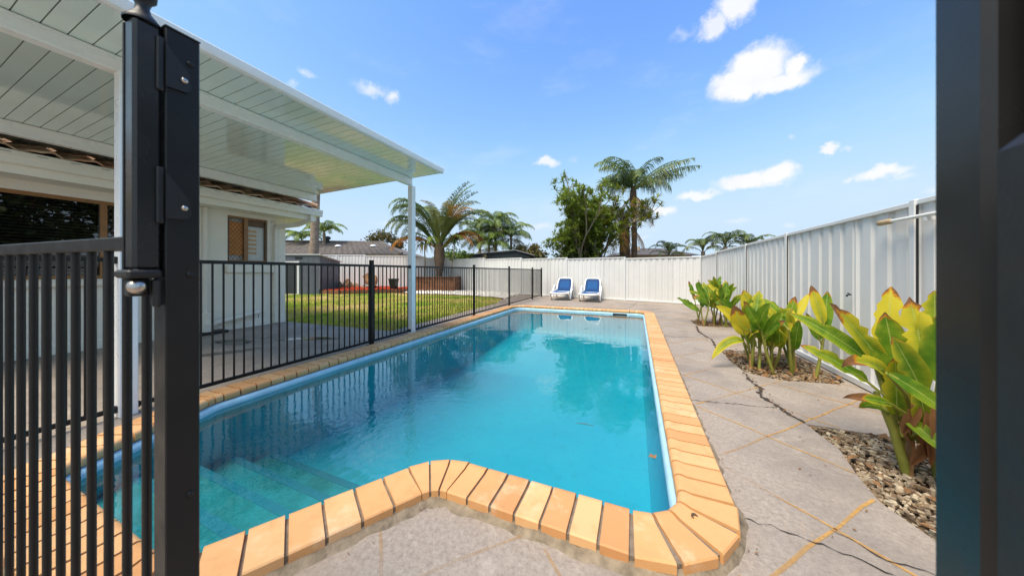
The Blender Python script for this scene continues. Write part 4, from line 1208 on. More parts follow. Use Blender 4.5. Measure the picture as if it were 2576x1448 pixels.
# white pebbles between lawn and fence
PEB = [(-4.75, 10.42), (-5.3, 10.82), (-6.7, 11.17), (-8.4, 11.22), (-9.4, 10.92), (-10.7, 11.55), (-11.1, 12.6), (-8.7, 13.8), (-5.0, 12.85)]
peb_base = tag(poly_sheet('pebble_bed', 'white_pebble', PEB, [], .004), kind='structure')
def pebbles(nm, mat, poly, count, smin, smax, z, seed, label, cat, zn=.0):
    rg = random.Random(seed); xs = [p[0] for p in poly]; ys = [p[1] for p in poly]; m = MB()
    oct_v = [Vector(p).normalized() for p in [(1, 0, 0), (-1, 0, 0), (0, 1, 0), (0, -1, 0), (0, 0, 1), (0, 0, -1)]]
    oct_f = [(0, 2, 4), (2, 1, 4), (1, 3, 4), (3, 0, 4), (2, 0, 5), (1, 2, 5), (3, 1, 5), (0, 3, 5)]
    for i in range(count):
        for _ in range(20):
            x, y = rg.uniform(min(xs), max(xs)), rg.uniform(min(ys), max(ys))
            if inside(x, y, poly): break
        s = rg.uniform(smin, smax); sx_, sy_, sz_ = s * rg.uniform(.7, 1.3), s * rg.uniform(.6, 1.1), s * rg.uniform(.45, .8)
        R = Matrix.Rotation(rg.uniform(0, 6.28), 3, 'Z') @ Matrix.Rotation(rg.uniform(-.5, .5), 3, 'X')
        zz = z + rg.uniform(0, zn)
        # cuboid-ish stone: 8 jittered corners
        vs = []
        for cx in (-1, 1):
            for cy in (-1, 1):
                for cz in (-1, 1):
                    k = rg.uniform(.62, 1.0)
                    q = R @ Vector((cx * sx_ * k, cy * sy_ * k * rg.uniform(.6, 1), cz * sz_ * k)); vs.append((x + q.x, y + q.y, zz + q.z))
        m.add(vs, [(0, 1, 3, 2), (4, 6, 7, 5), (0, 4, 5, 1), (2, 3, 7, 6), (0, 2, 6, 4), (1, 5, 7, 3)])
    o = m.build(nm, mat, None, smooth=75)
    return tag(o, label, cat, kind='stuff')
pebbles('white_pebbles', 'white_pebble', PEB, 3000, .03, .07, .02, 4, 'white pebbles along the back edge of the lawn', 'pebbles', .02)
le = tag(empty('lawn_edging', (-5.0, 10.6, 0)), 'low brown timber edging between lawn and white pebbles', 'edging')
ep = [(-4.70, 10.36), (-5.3, 10.78), (-6.7, 11.13), (-8.4, 11.18), (-9.4, 10.88), (-10.66, 11.40)]
for i in range(len(ep) - 1):
    a, b = Vector(ep[i]), Vector(ep[i + 1]); d = b - a
    MB().box(0, d.length, -.018, .018, -.02, .05, .003).build('board', 'sleeper', le, (a.x + 5, a.y - 10.6, 0), atan2(d.y, d.x))
# grass
import numpy as np
def grass(n, seed=2):
    rg = np.random.default_rng(seed); xs = np.array([p[0] for p in LAWN]); ys = np.array([p[1] for p in LAWN])
    P = []
    while len(P) < n:
        x = rg.uniform(xs.min(), -4.0, 4000); y = rg.uniform(ys.min(), ys.max(), 4000)
        # thin with distance
        d = np.hypot(x, y); keep = rg.uniform(0, 1, 4000) < np.clip((7.0 / d) ** 1.6, 0, 1)
        for a, b, k in zip(x, y, keep):
            if k and inside(a, b, LAWN): P.append((a, b))
    P = np.array(P[:n]); N = len(P)
    ang = rg.uniform(0, 2 * pi, N); h = rg.uniform(.025, .06, N); w = rg.uniform(.006, .012, N) * (1 + np.hypot(P[:, 0], P[:, 1]) * .08)
    lean = rg.uniform(0, .035, N); la = rg.uniform(0, 2 * pi, N)
    V = np.zeros((N, 3, 3))
    V[:, 0, 0] = P[:, 0] - np.cos(ang) * w; V[:, 0, 1] = P[:, 1] - np.sin(ang) * w
    V[:, 1, 0] = P[:, 0] + np.cos(ang) * w; V[:, 1, 1] = P[:, 1] + np.sin(ang) * w
    V[:, 2, 0] = P[:, 0] + np.cos(la) * lean; V[:, 2, 1] = P[:, 1] + np.sin(la) * lean; V[:, 2, 2] = h
    V[:, :2, 2] = -.012
    me = bpy.data.meshes.new('grass'); me.vertices.add(N * 3); me.vertices.foreach_set('co', V.reshape(-1))
    me.loops.add(N * 3); me.loops.foreach_set('vertex_index', np.arange(N * 3, dtype=np.int32))
    me.polygons.add(N); me.polygons.foreach_set('loop_start', np.arange(0, N * 3, 3, dtype=np.int32))
    me.update(calc_edges=True); me.materials.append(M['grass_blade'])
    return tag(put('grass', me), 'short green and straw coloured grass of the back lawn', 'grass', kind='stuff')
grass(60000)

# ------------------------------------------------------------------ neighbours
nh = tag(empty('neighbour_house', (-22, 17, 0), YAW), 'neighbouring house with long grey tiled hip roof behind the fence', 'house')
# local x along image right, y away
m = MB().box(-9, 4.3, 0, 7, 0, 2.5); m.build('wall', 'render_cream', nh)
e0, rdg = 2.45, 3.85
rf = MB().add([(-10, -.7, e0), (5.0, -.7, e0), (5.0, 8, e0), (-10, 8, e0), (-10, 3.6, rdg + .05), (1.5, 3.6, rdg - .1)], [(0, 1, 5, 4), (1, 2, 5), (2, 3, 4, 5), (3, 0, 4)]).build('roof', 'grey_tile', nh)
# tile courses as real steps
for k in range(14):
    f0 = k / 14; f1 = (k + 1) / 14
    def rp(f, right): 
        y = -.7 + 4.3 * f; z = e0 + (rdg - .02 - e0) * f
        return ((5.0 - 3.5 * f) if right else -10, y, z)
    a, b = rp(f0, 0), rp(f0, 1); c_, d_ = rp(f1, 1), rp(f1, 0)
    mm = MB(); n = 60
    for i in range(n + 1):
        u = i / n; wv_ = .018 * sin(i * pi)
        pa = Vector(a).lerp(Vector(b), u); pd = Vector(d_).lerp(Vector(c_), u)
        zz = .05 + (.02 if i % 2 else -.01)
        mm.v += [(pa.x, pa.y - .03, pa.z + zz), (pd.x, pd.y, pd.z + .022), (pa.x, pa.y - .03, pa.z + .01)]
    for i in range(n):
        mm.f += [(3 * i, 3 * i + 3, 3 * i + 4, 3 * i + 1), (3 * i + 2, 3 * i + 5, 3 * i + 3, 3 * i)]
    mm.build('tile_course', 'grey_tile', rf)
MB().tube([(1.5, 3.6, rdg), (5.0, -.7, e0 + .08)], .09, 8).build('hip_cap', 'grey_tile', rf)
MB().tube([(-10, 3.6, rdg + .12), (1.5, 3.6, rdg - .02)], .09, 8).build('ridge_cap', 'grey_tile', rf)
MB().lathe([(.16, 0), (.16, .25), (.26, .28), (.28, .40), (.22, .52), (0, .56)], 16).build('roof_vent', 'shed_dark', rf, (-3.4, 3.3, rdg - .05), 0, 50)
for x, y in ((-1.4, 1.6), (1.6, 1.7)):
    MB().lathe([(.26, 0), (.24, .08), (.12, .15), (0, .16)], 16).build('skylight', 'plastic_white', rf, (x, y, e0 + (rdg - e0) * (y + .7) / 4.3 + .05), 0, 60)
MB().tube([(3.0, 1.0, 2.4), (3.0, 1.0, 3.9)], .04, 8).build('antenna_mast', 'metal_roof', nh)
ns = tag(empty('neighbour_shed', (-8.6, 18.1, 0), YAW), 'dark green metal shed with pale low gable roof behind the fence', 'shed')
MB().box(-2.25, 2.2, 0, 3, 0, 2.15).build('wall', 'shed_dark', ns)
MB().add([(-2.45, -.12, 2.15), (1.15, -.12, 2.50), (2.45, -.12, 2.15), (-2.45, 3.1, 2.15), (1.15, 3.1, 2.50), (2.45, 3.1, 2.15),
          (-2.45, -.12, 2.21), (1.15, -.12, 2.56), (2.45, -.12, 2.21), (-2.45, 3.1, 2.21), (1.15, 3.1, 2.56), (2.45, 3.1, 2.21)],
         [(6, 7, 10, 9), (7, 8, 11, 10), (0, 1, 7, 6), (1, 2, 8, 7), (0, 3, 4, 1), (1, 4, 5, 2), (3, 9, 10, 4), (4, 10, 11, 5), (0, 6, 9, 3), (2, 5, 11, 8)]).build('roof', 'metal_roof', ns)
MB().prism([(-2.2, 2.151), (1.15, 2.47), (2.15, 2.151)], .001, .02, 'y').build('gable', 'shed_dark', ns)
fh = tag(empty('far_house', (.6, 24.2, 0), YAW), 'distant house with dark roof between the palm trunk and fence', 'house')
MB().box(-1.4, 3.5, 0, 5, 0, 2.3).build('wall', 'tan_wall', fh)
MB().add([(-1.9, -.4, 2.3), (4, -.4, 2.3), (4, 5.4, 2.3), (-1.9, 5.4, 2.3), (.2, 2.4, 3.0), (2.4, 2.4, 3.0)], [(0, 1, 5, 4), (1, 2, 5), (2, 3, 4, 5), (3, 0, 4)]).build('roof', 'roof_dark', fh)
MB().tube([(-.1, .9, 2.7), (-.1, .9, 3.0)], .12, 10).build('vent', 'tan_wall', fh)

# ------------------------------------------------------------------ palms and trees
def frond_mesh(L_, a0, droop, leaf, n, mat, hang=.3, vee=.5, seed=0, power=1.6, bare=.12, width=.022, rag=0.0):
    rg = random.Random(seed); m = MB(); N = 16; pts = []; p = Vector((0, 0, 0)); th = a0
    for i in range(N + 1):
        pts.append(p.copy()); s = (i + .5) / N
        th = a0 - droop * s ** power
        p = p + Vector((cos(th), 0, sin(th))) * (L_ / N)
    m.tube(pts, [.035 * L_ / 3 * (1 - .9 * i / N) + .004 for i in range(N + 1)], 5, False)
    for k in range(n):
        s = bare + (1 - bare) * (k + .5) / n; f = s * N; i = min(N - 1, int(f)); q = pts[i].lerp(pts[i + 1], f - i); T = (pts[i + 1] - pts[i]).normalized()
        up = Vector((-T.z, 0, T.x))
        prof = (min(1, (s - bare + .04) / .22)) * (1 - .72 * max(0, (s - .45) / .55) ** 1.5)
        for sg in (-1, 1):
            if rag and rg.random() < rag: continue
            ll = leaf * prof * rg.uniform(.85, 1.1)
            d = (T * rg.uniform(.45, .75) + Vector((0, sg, 0)) * .9 + up * vee * rg.uniform(.6, 1.2)).normalized()
            w = width * rg.uniform(.8, 1.2)
            ax = T * w
            mid = q + d * ll * .5 + Vector((0, 0, -hang * .18 * ll)); tip = q + d * ll * .95 + Vector((0, 0, -hang * ll * rg.uniform(.7, 1.1)))
            m.add([q - ax * .5, q + ax * .5, mid + ax, mid - ax, tip], [(0, 1, 2, 3), (3, 2, 4)])
    return m.mesh('frond', mat)
def palm(name, label, group, base, top, r0, r1, fronds, bark='bark_palm', crown=None, rings=0):
    """fronds: list of (mesh, count, elevation tweak, scale range, azimuth range)"""
    base = Vector(base); top = Vector(top)
    root = tag(empty(name, base), label, 'palm', group)
    d = top - base; n = 12; pts = []; rr = []
    for i in range(n + 1):
        s = i / n; q = d * s + Vector((.06 * sin(s * 3), .05 * sin(s * 2.3 + 1), 0)) * d.length * .12
        q -= Vector((.06 * sin(3), .05 * sin(3.3), 0)) * d.length * .12 * s ** 2
        pts.append(q); rr.append((r0 + (r1 - r0) * s) * (1 + (.06 if i % 2 else -.03)))
    pts[0] = Vector((0, 0, 0)) + pts[0] * 0; pts[-1] = d
    MB().tube(pts, rr, 12).build('trunk', bark, root, smooth=60)
    if crown:
        MB().tube([d * 1.0 + Vector((0, 0, z)) for z, _ in crown], [r for _, r in crown], 12).build('crown_shaft', crown_mat.get(name, 'bark_brown'), root, smooth=60)
    rg = random.Random(hash(label) % 1000 if False else len(label) * 7 + int(abs(base.x) * 10))
    for me, cnt, (t0, t1), (s0, s1), (az0, az1), zoff in fronds:
        for i in range(cnt):
            az = az0 + (az1 - az0) * (i + rg.uniform(.2, .8)) / cnt
            o = put('frond', me, root, (d.x, d.y, d.z + zoff + rg.uniform(-.05, .05)))
            sc = rg.uniform(s0, s1); o.scale = (sc, sc * rg.choice((1, -1)), sc)
            o.rotation_euler = (rg.uniform(-.25, .25), rg.uniform(t0, t1) if name == 'planter_palm' else -rg.uniform(t0, t1), az)
    return root
crown_mat = {}
FULL = (0, 2 * pi)
# big triangle palm in the planter
fa = frond_mesh(4.0, radians(80), radians(150), .60, 56, 'palm_green', .70, .35, 1, 2.8, .24, .022)
fb = frond_mesh(3.9, radians(78), radians(95), .62, 54, 'palm_mixed', .55, .4, 2, 2.4, .24, .022, .08)
fc = frond_mesh(3.2, radians(58), radians(115), .55, 44, 'palm_rust', .8, .25, 3, 2.0, .28, .022, .15)
fd = frond_mesh(3.9, radians(84), radians(50), .60, 54, 'palm_dark', .4, .5, 4, 2.2, .22, .020, .1)
gx = frond_mesh(3.0, radians(70), radians(110), .55, 46, 'palm_bright', .8, .3, 6, 2.2, .26, .022, .1)
palm('planter_palm', 'large grey green palm arching over the timber planter box', None, (-9.99, 13.45, .70), (-9.97, 13.48, 1.35), .17, .19,
     [(fa, 8, (.34, .56), (.85, 1.02), (YAW + 2.4, YAW + 3.9), .85), (fa, 7, (.06, .30), (.92, 1.05), (YAW + 2.3, YAW + 4.0), 1.15), (fb, 10, (.05, .42), (.82, .98), (YAW - .9, YAW + .9), 1.15), (fc, 3, (.15, .35), (.85, 1.0), (YAW + 2.8, YAW + 3.6), .8),
      (fc, 5, (.0, .30), (.75, .95), (YAW - .7, YAW + .6), .85), (fd, 4, (.10, .28), (.9, 1.02), (YAW - .6, YAW + .6), 1.25), (fa, 5, (.1, .4), (.8, .95), (YAW + 1.1, YAW + 2.0), 1.0), (fb, 6, (.1, .4), (.8, .95), (YAW - 2.1, YAW - 1.2), 1.0), (gx, 7, (.25, .6), (.7, .9), FULL, .8)],
     'bark_brown', [(-.25, .20), (.05, .24), (.45, .29), (.85, .30), (1.25, .20), (1.6, .07)])
# mid palms behind the fence
ga = frond_mesh(2.2, radians(62), radians(120), .62, 34, 'palm_bright', .9, .3, 11, 1.5, .15, .026)
gb = frond_mesh(2.3, radians(40), radians(110), .60, 34, 'palm_green', 1.0, .2, 12, 1.3, .15, .026)
gc = frond_mesh(2.0, radians(5), radians(80), .55, 26, 'bush_olive', .9, .1, 13, 1.2, .15, .026, .2)
for lb, b, tp in (('left palm of the green clump behind the dark shed', (-10.7, 19.3, 0), (-10.72, 19.35, 3.7)), ('tallest palm of the green clump behind the dark shed', (-9.6, 19.8, 0), (-9.67, 19.8, 4.5)),
                  ('right palm of the green clump behind the dark shed', (-8.8, 20.7, 0), (-8.75, 20.7, 3.7)), ('low front palm of the green clump behind the dark shed', (-9.7, 18.9, 0), (-9.7, 18.9, 2.9))):
    palm('clump_palm', lb, 'palms behind the back fence', b, tp, .12, .09, [(ga, 8, (-.1, .2), (.8, 1.05), FULL, .1), (gb, 9, (-.1, .2), (.8, 1.05), FULL, 0), (gc, 6, (-.2, .2), (.7, .9), FULL, -.15)])
# tall thin palm beyond the patio roof
ta = frond_mesh(2.3, radians(40), radians(120), .75, 34, 'palm_green', 1.1, .1, 21, 1.3, .12, .03)
palm('tall_palm', 'tall slender palm with grey ringed trunk rising past the patio roof', 'palms behind the back fence', (-20.2, 13.2, 0), (-19.9, 13.35, 10.6), .30, .19,
     [(ta, 9, (-.1, .3), (.9, 1.05), FULL, .1), (gb, 7, (-.3, .2), (.9, 1.1), FULL, 0)])
ka = frond_mesh(2.3, radians(60), radians(130), .6, 30, 'palm_bright', .8, .25, 31, 1.4, .15, .035)
palm('background_palm', 'small bright palm behind the grey tiled roof', 'palms behind the back fence', (-26.2, 18.2, 0), (-26.1, 18.2, 4.6), .15, .12, [(ka, 13, (-.3, .3), (.85, 1.05), FULL, 0)])
palm('background_palm', 'yellowish palm partly hidden by the house corner', 'palms behind the back fence', (-28.9, 18.0, 0), (-28.9, 18.0, 4.0), .15, .12, [(ka, 12, (-.3, .3), (.85, 1.05), FULL, 0)])
# queen palms behind the loungers
qa = frond_mesh(3.0, radians(52), radians(120), .80, 60, 'palm_dark', 1.3, .1, 41, 1.4, .12, .024, .22)
qb = frond_mesh(3.1, radians(72), radians(100), .74, 60, 'palm_green', 1.3, .2, 42, 1.6, .12, .024, .22)
qc = frond_mesh(2.6, radians(-30), radians(55), .70, 34, 'dead_frond', 1.0, .1, 43, 1.0, .14, .022, .3)
qd = frond_mesh(3.2, radians(34), radians(38), .66, 56, 'palm_dark', 1.1, .1, 44, 1.4, .14, .02, .25)
palm('queen_palm', 'tall feathery palm with bare trunk right of the bushy tree', 'palms behind the back fence', (-.1, 17.3, 0), (-.14, 17.28, 5.35), .16, .13,
     [(qa, 7, (-.1, .2), (.65, .85), (YAW + 1.6, YAW + 4.6), .1), (qb, 5, (-.1, .2), (.65, .85), FULL, .2), (qa, 4, (-.2, .1), (.55, .75), (YAW - 1.6, YAW + 1.6), .1), (qd, 4, (-.05, .30), (.95, 1.1), (YAW - .45, YAW + .45), .1), (qb, 3, (-.2, .1), (.8, .95), (YAW + 2.4, YAW + 3.8), .2), (qc, 5, (-.2, .1), (.6, .8), FULL, -.15)], 'bark_brown', [(-.9, .14), (-.4, .18), (0, .17), (.35, .08)])
palm('queen_palm', 'shorter thick trunked palm beside the bushy tree', 'palms behind the back fence', (-.62, 17.65, 0), (-.60, 17.68, 3.9), .30, .26,
     [(qa, 9, (-.2, .2), (.6, .8), FULL, .1), (qc, 7, (-.3, .1), (.7, .9), FULL, -.2)], 'bark_brown', [(-.5, .27), (0, .30), (.35, .12)])
# right low palms behind the side corner
ra_ = frond_mesh(1.9, radians(70), radians(150), .40, 34, 'palm_dark', .7, .35, 51, 1.7, .2, .022)
rb_ = frond_mesh(2.0, radians(52), radians(120), .45, 32, 'palm_mixed', .7, .3, 52, 1.6, .2, .022, .1)
for lb, b, z in (('small arching palm just left of the fence corner', (1.75, 19.3, 0), 2.0), ('first dark palm right of the fence corner', (3.15, 17.7, 0), 2.1), ('middle dark palm above the side fence', (4.05, 17.5, 0), 2.3), ('rightmost dark palm above the side fence', (4.95, 17.3, 0), 2.05)):
    palm('low_palm', lb, 'palms behind the back fence', b, (b[0], b[1], z), .10, .09, [(ra_, 9, (-.05, .3), (.6, .85), FULL, 0), (rb_, 4, (-.2, .15), (.6, .8), FULL, -.1)], 'bark_palm')
# spiky companion plants in the planter
def rosette(m, c, r, n, rg, droop=.35, w=.03, up=.5):
    c = Vector(c)
    for i in range(n):
        az = rg.uniform(0, 6.283); el = rg.uniform(-.25, 1.25) * up + .15
        d = Vector((cos(az) * cos(el), sin(az) * cos(el), sin(el))); s = Vector((-sin(az), cos(az), 0)) * w * rg.uniform(.8, 1.2)
        l = r * rg.uniform(.75, 1.1); mid = c + d * l * .5; tip = c + d * l - Vector((0, 0, droop * l * rg.uniform(.4, 1.2)))
        m.add([c - s * .4, c + s * .4, mid + s, mid - s, tip], [(0, 1, 2, 3), (3, 2, 4)])
rg = random.Random(77)
sp = tag(empty('spiky_plant', (-9.25, 13.45, .70)), 'spiky green cordyline on bare stems right of the planter palm', 'plant')
MB().tube([(0, 0, 0), (.1, .02, .7), (.22, .02, 1.35), (.28, .0, 1.9)], [.04, .035, .03, .025], 8).build('stem', 'bark_pale', sp, smooth=60)
m = MB(); rosette(m, (.28, 0, 1.9), .85, 70, rg, .5, .032, .9); m.build('leaves', 'palm_green', sp)
m = MB(); rosette(m, (.10, -.05, .95), .45, 36, rg, .2, .02, 1.0); m.build('leaves', 'palm_green', sp)
sp2 = tag(empty('spiky_plant', (-10.75, 13.2, .70)), 'thin drooping cordyline left of the planter palm trunk', 'plant')
MB().tube([(0, 0, 0), (.02, .02, .9), (-.02, .0, 1.8)], [.05, .04, .03], 8).build('stem', 'bark_pale', sp2, smooth=60)
m = MB(); rosette(m, (-.02, 0, 1.85), .9, 60, rg, 1.0, .028, .5); m.build('leaves', 'palm_mixed', sp2)

# many-stemmed dracaena tree behind the back fence
def dracaena():
    rg = random.Random(123)
    base = Vector((-2.35, 14.9, 0))
    root = tag(empty('dracaena_tree', base), 'bushy many stemmed dracaena tree behind the sun loungers', 'tree')
    R = Vector((cos(YAW), sin(YAW), 0)); Fw = Vector((-sin(YAW), cos(YAW), 0))
    stems = MB(); crown = MB(); yel = MB(); tips = []
    def grow(p, d, l, r, depth):
        q = p + d * l; mid = p + d * l * .5 + Vector((rg.uniform(-.1, .1), rg.uniform(-.1, .1), rg.uniform(-.05, .1))) * l * .6
        stems.tube([p, mid, q], [r, r * .88, r * .75], 6, False)
        if depth >= 2 or rg.random() < .3: tips.append((q, depth))
        if depth < 4:
            for _ in range(2 if depth else 3):
                a = Vector((rg.uniform(-1, 1), rg.uniform(-1, 1), rg.uniform(-.15, .95)))
                nd = (d * .85 + a * .48).normalized()
                if q.z > 4.3 and nd.z > .4: nd = (nd + Vector((0, 0, -.5))).normalized()
                grow(q, nd, l * rg.uniform(.60, .86), r * .68, depth + 1)
    specs = [(-.55, 2.9), (-.32, 2.4), (-.18, 2.9), (-.06, 2.2), (.05, 2.7), (.16, 2.2), (.30, 2.5), (.42, 2.0), (.70, 2.1), (-.75, 1.7), (.55, 1.6), (-.45, 1.5)]
    for lean, l in specs:
        d = (Vector((0, 0, 1)) + R * (lean * .30 + .04) + Fw * rg.uniform(-.3, .3)).normalized()
        grow(R * (lean * .45 + .1) + Fw * rg.uniform(-.25, .25), d, l * .60, .075, 0)
    # long limb out to the right
    p = R * .3 + Vector((0, 0, .3)); pts = [p, p + R * .5 + Vector((0, 0, 1.6)), p + R * 1.25 + Vector((0, 0, 2.6)), p + R * 2.2 + Vector((0, 0, 3.3)), p + R * 3.0 + Vector((0, 0, 3.5))]
    stems.tube(pts, [.08, .07, .055, .04, .025], 7, False)
    for i in range(64):
        s = rg.uniform(.3, 1.0) * 4; k = min(3, int(s)); q = pts[k].lerp(pts[k + 1], s - k)
        e = q + R * rg.uniform(-.5, .6) + Fw * rg.uniform(-.5, .5) + Vector((0, 0, rg.uniform(-.15, .95)))
        stems.tube([q, e], [.02, .012], 5, False); rosette(yel, e, .34, 15, rg, .25, .030, .9)
    # tall thin leader on the left
    p = -R * .45 + Vector((0, 0, 2.2)); pts = [p, p - R * .15 + Vector((0, 0, 1.4)), p - R * .3 + Vector((0, 0, 2.8)), p - R * .5 + Vector((0, 0, 3.75))]
    stems.tube(pts, [.05, .04, .028, .014], 6, False)
    for i in range(20):
        s = rg.uniform(.3, 1.0) * 3; k = min(2, int(s)); q = pts[k].lerp(pts[k + 1], s - k); e = q + R * rg.uniform(-.4, .5) + Fw * rg.uniform(-.3, .3) + Vector((0, 0, rg.uniform(0, .45)))
        stems.tube([q, e], [.016, .01], 5, False); rosette(crown, e, .30, 15, rg, .25, .028, .9)
    for q, dep in tips:
        if q.z < .9: continue
        x = q.dot(R)
        tgt = yel if (x > .5 and q.z > 3.0 and rg.random() < .6) else crown
        rosette(tgt, q, rg.uniform(.30, .42), 17, rg, .3, .031, .9)
        for _ in range(2 if q.z < 3.4 else 1):
            e = q + Vector((rg.uniform(-.4, .4), rg.uniform(-.4, .4), rg.uniform(-.35, .25))); rosette(tgt, e, rg.uniform(.28, .40), 14, rg, .4, .031, .8)
    for i in range(110):
        e = R * rg.gauss(.0, .62) + Fw * rg.gauss(0, .6) + Vector((0, 0, rg.uniform(1.3, 3.0)))
        rosette(crown, e, rg.uniform(.32, .48), 16, rg, .4, .036, .8)
    stems.build('trunk', 'bark_pale', root, smooth=60)
    crown.build('crown', 'dracaena_leaf', root); yel.build('crown', 'dracaena_yellow', root)
dracaena()

def leafy_tree(name, label, base, h, rx, rz_, n, leaf, mat, seed, cat='tree', trunk='bark_brown', clumps=22, group=None):
    rg = random.Random(seed); root = tag(empty(name, base), label, cat, group); st = MB(); cr = MB()
    st.tube([(0, 0, 0), (.05, .03, h * .3), (0, 0, h * .62)], [.12 * h / 4, .09 * h / 4, .05 * h / 4], 8, False)
    for c_ in range(clumps):
        a = rg.uniform(0, 6.283); u = rg.uniform(-1, 1); rr = rg.uniform(.35, 1) ** .6
        cpt = Vector((cos(a) * sqrt(1 - u * u) * rx * rr, sin(a) * sqrt(1 - u * u) * rx * rr, h - rz_ + u * rz_ * rr))
        st.tube([(0, 0, h * rg.uniform(.25, .55)), tuple(cpt * .6 + Vector((0, 0, h * .15))), tuple(cpt)], [.03 * h / 4, .02 * h / 4, .008 * h / 4], 5, False)
        cr_r = rx * rg.uniform(.2, .36)
        for i in range(n // clumps):
            q = cpt + Vector((rg.gauss(0, 1), rg.gauss(0, 1), rg.gauss(0, .7))) * cr_r * .55
            d = Vector((rg.uniform(-1, 1), rg.uniform(-1, 1), rg.uniform(-1, .6))).normalized(); s = d.cross(Vector((rg.uniform(-1, 1), rg.uniform(-1, 1), rg.uniform(-1, 1)))).normalized() * leaf * .28
            l = leaf * rg.uniform(.7, 1.2)
            cr.add([q, q + d * l * .5 + s, q + d * l, q + d * l * .5 - s], [(0, 1, 2, 3)])
    st.build('trunk', trunk, root, smooth=60); cr.build('crown', mat, root)
    return root
leafy_tree('shrub', 'olive brown shrub behind the fence right of the clump palms', (-7.4, 21.0, 0), 3.1, 1.3, 1.0, 2600, .22, 'bush_olive', 5, 'shrub')
leafy_tree('background_tree', 'sparse olive tree behind the ridge end of the grey tiled roof', (-23.6, 22.8, 0), 5.0, 2.0, 1.3, 2200, .28, 'bush_olive', 8)
leafy_tree('under_bush', 'dark bush under the dracaena behind the back fence', (-2.9, 15.4, 0), 2.4, 1.6, .8, 3000, .20, 'tree_dark', 15, 'shrub')
leafy_tree('under_bush', 'olive bush low between the planter palm and dark shed', (-11.6, 17.6, 0), 2.7, 1.5, .9, 2200, .2, 'palm_bright', 16, 'shrub')
# the trees that the house window mirrors, beyond the side fence
leafy_tree('side_tree', 'dense dark tree standing outside the right frame beyond the side fence', (12.5, 3.6, 0), 7.5, 3.4, 2.9, 6000, .4, 'tree_dark', 21, clumps=40)

# ------------------------------------------------------------------ ginger plants
def blade(root, name, p1, p2, w, sag=.15, fold=.25, yellow=.3, brown=.1, petiole=None, seed=0, notch=.0, face=None, curl=0.0):
    rg = random.Random(seed); o = root.location
    p1, p2 = Vector(p1), Vector(p2); d = p2 - p1; Lb_ = d.length
    mid = (p1 + p2) / 2 + Vector((0, 0, sag * Lb_))
    N, K = 14, 6; m = MB(); m.uv = []
    fc = Vector(face) if face else Vector((-.35, -.75, .55))
    nl = [1.0] * (N + 1); nr_ = [1.0] * (N + 1)
    if notch:
        for arr in (nl, nr_):
            for i in range(2, N):
                if rg.random() < notch: arr[i] = rg.uniform(.45, .85)
    ph = rg.uniform(0, 6.28)
    for i in range(N + 1):
        s = i / N
        q = p1 * (1 - s) ** 2 + mid * 2 * s * (1 - s) + p2 * s * s
        T = ((mid - p1) * (1 - s) + (p2 - mid) * s).normalized()
        S = T.cross(fc)
        if S.length < .1: S = T.cross(Vector((1, .2, .1)))
        S.normalize(); Nn = S.cross(T).normalized()
        prof = (max(s, .004) ** .5) * (max(0, 1 - s) ** .72) / .437
        prof = max(prof, .02)
        for j in range(K + 1):
            u = -1 + 2 * j / K
            ww = w * .5 * prof * (nl[i] if u < 0 else nr_[i])
            wav = .03 * w * sin(s * 14 + ph + u * 2) * abs(u)
            cz = curl * s * s * abs(u) * w
            m.v.append(tuple(q + S * (u * ww) + Nn * (fold * abs(u) * ww + wav + cz) - o)); m.uv.append((.5 + u * .5, s))
    for i in range(N):
        for j in range(K): m.f.append((i * (K + 1) + j, i * (K + 1) + j + 1, (i + 1) * (K + 1) + j + 1, (i + 1) * (K + 1) + j))
    ob = m.build(name, 'broad_leaf', root, smooth=80)
    ob['yellowing'] = float(yellow); ob['browning'] = float(brown)
    if petiole is not None:
        a = Vector(petiole); b = p1
        c_ = (a + b) / 2 + Vector((0, 0, .1 * (b - a).length))
        MB().tube([a - o, c_ - o, b - o, (p1 + (mid - p1) * .3) - o], [.011, .009, .007, .004], 6).build('stalk', 'ginger_stem', root, smooth=60)
    return ob
def clump(loc, label, n, spread, hmin, hmax, seed, leafw=.11, leafl=.36, xr=None):
    rg = random.Random(seed); root = tag(empty('ginger_plant', loc), label, 'plant', 'leafy ginger plants along the side fence')
    o = Vector(loc)
    for i in range(n):
        bx = o + Vector((rg.uniform(-spread, spread), rg.uniform(-spread, spread) * 1.2, -.02))
        h = rg.uniform(hmin, hmax) * .55; lean = Vector((rg.uniform(-.25, .2), rg.uniform(-.25, .25), 0))
        top = bx + Vector((0, 0, h)) + lean * h
        MB().tube([bx - o, (bx + top) / 2 - o + lean * .04, top - o], [.016, .013, .009], 7).build('stem', 'ginger_stem', root, smooth=60)
        if rg.random() < .6:
            MB().tube([bx - o, bx - o + Vector((rg.uniform(-.02, .02), rg.uniform(-.02, .02), rg.uniform(.08, .2)))], [.024, .012], 6).build('dry_sheath', 'dry_sheath', root, smooth=60)
        k = rg.choice((2, 3, 3))
        for j in range(k):
            s = .55 + .45 * (j + 1) / k
            q = bx.lerp(top, s); az = rg.uniform(0, 6.283); el = rg.uniform(.65, 1.35) if j == k - 1 else rg.uniform(.35, 1.1)
            d = Vector((cos(az) * cos(el), sin(az) * cos(el), sin(el))); l = leafl * rg.uniform(.75, 1.15)
            if d.x > .4: d.x *= .3; d.normalize()
            blade(root, 'leaf', q + d * .05, q + d * (l + .05), leafw * rg.uniform(.75, 1.3), rg.uniform(.0, .24), .35, rg.choice((.0, .1, .2, .35, .6)), rg.choice((.0, .0, .0, .05, .2)), q, seed * 50 + i * 5 + j, rg.choice((0, 0, .12, .25)))
    return root
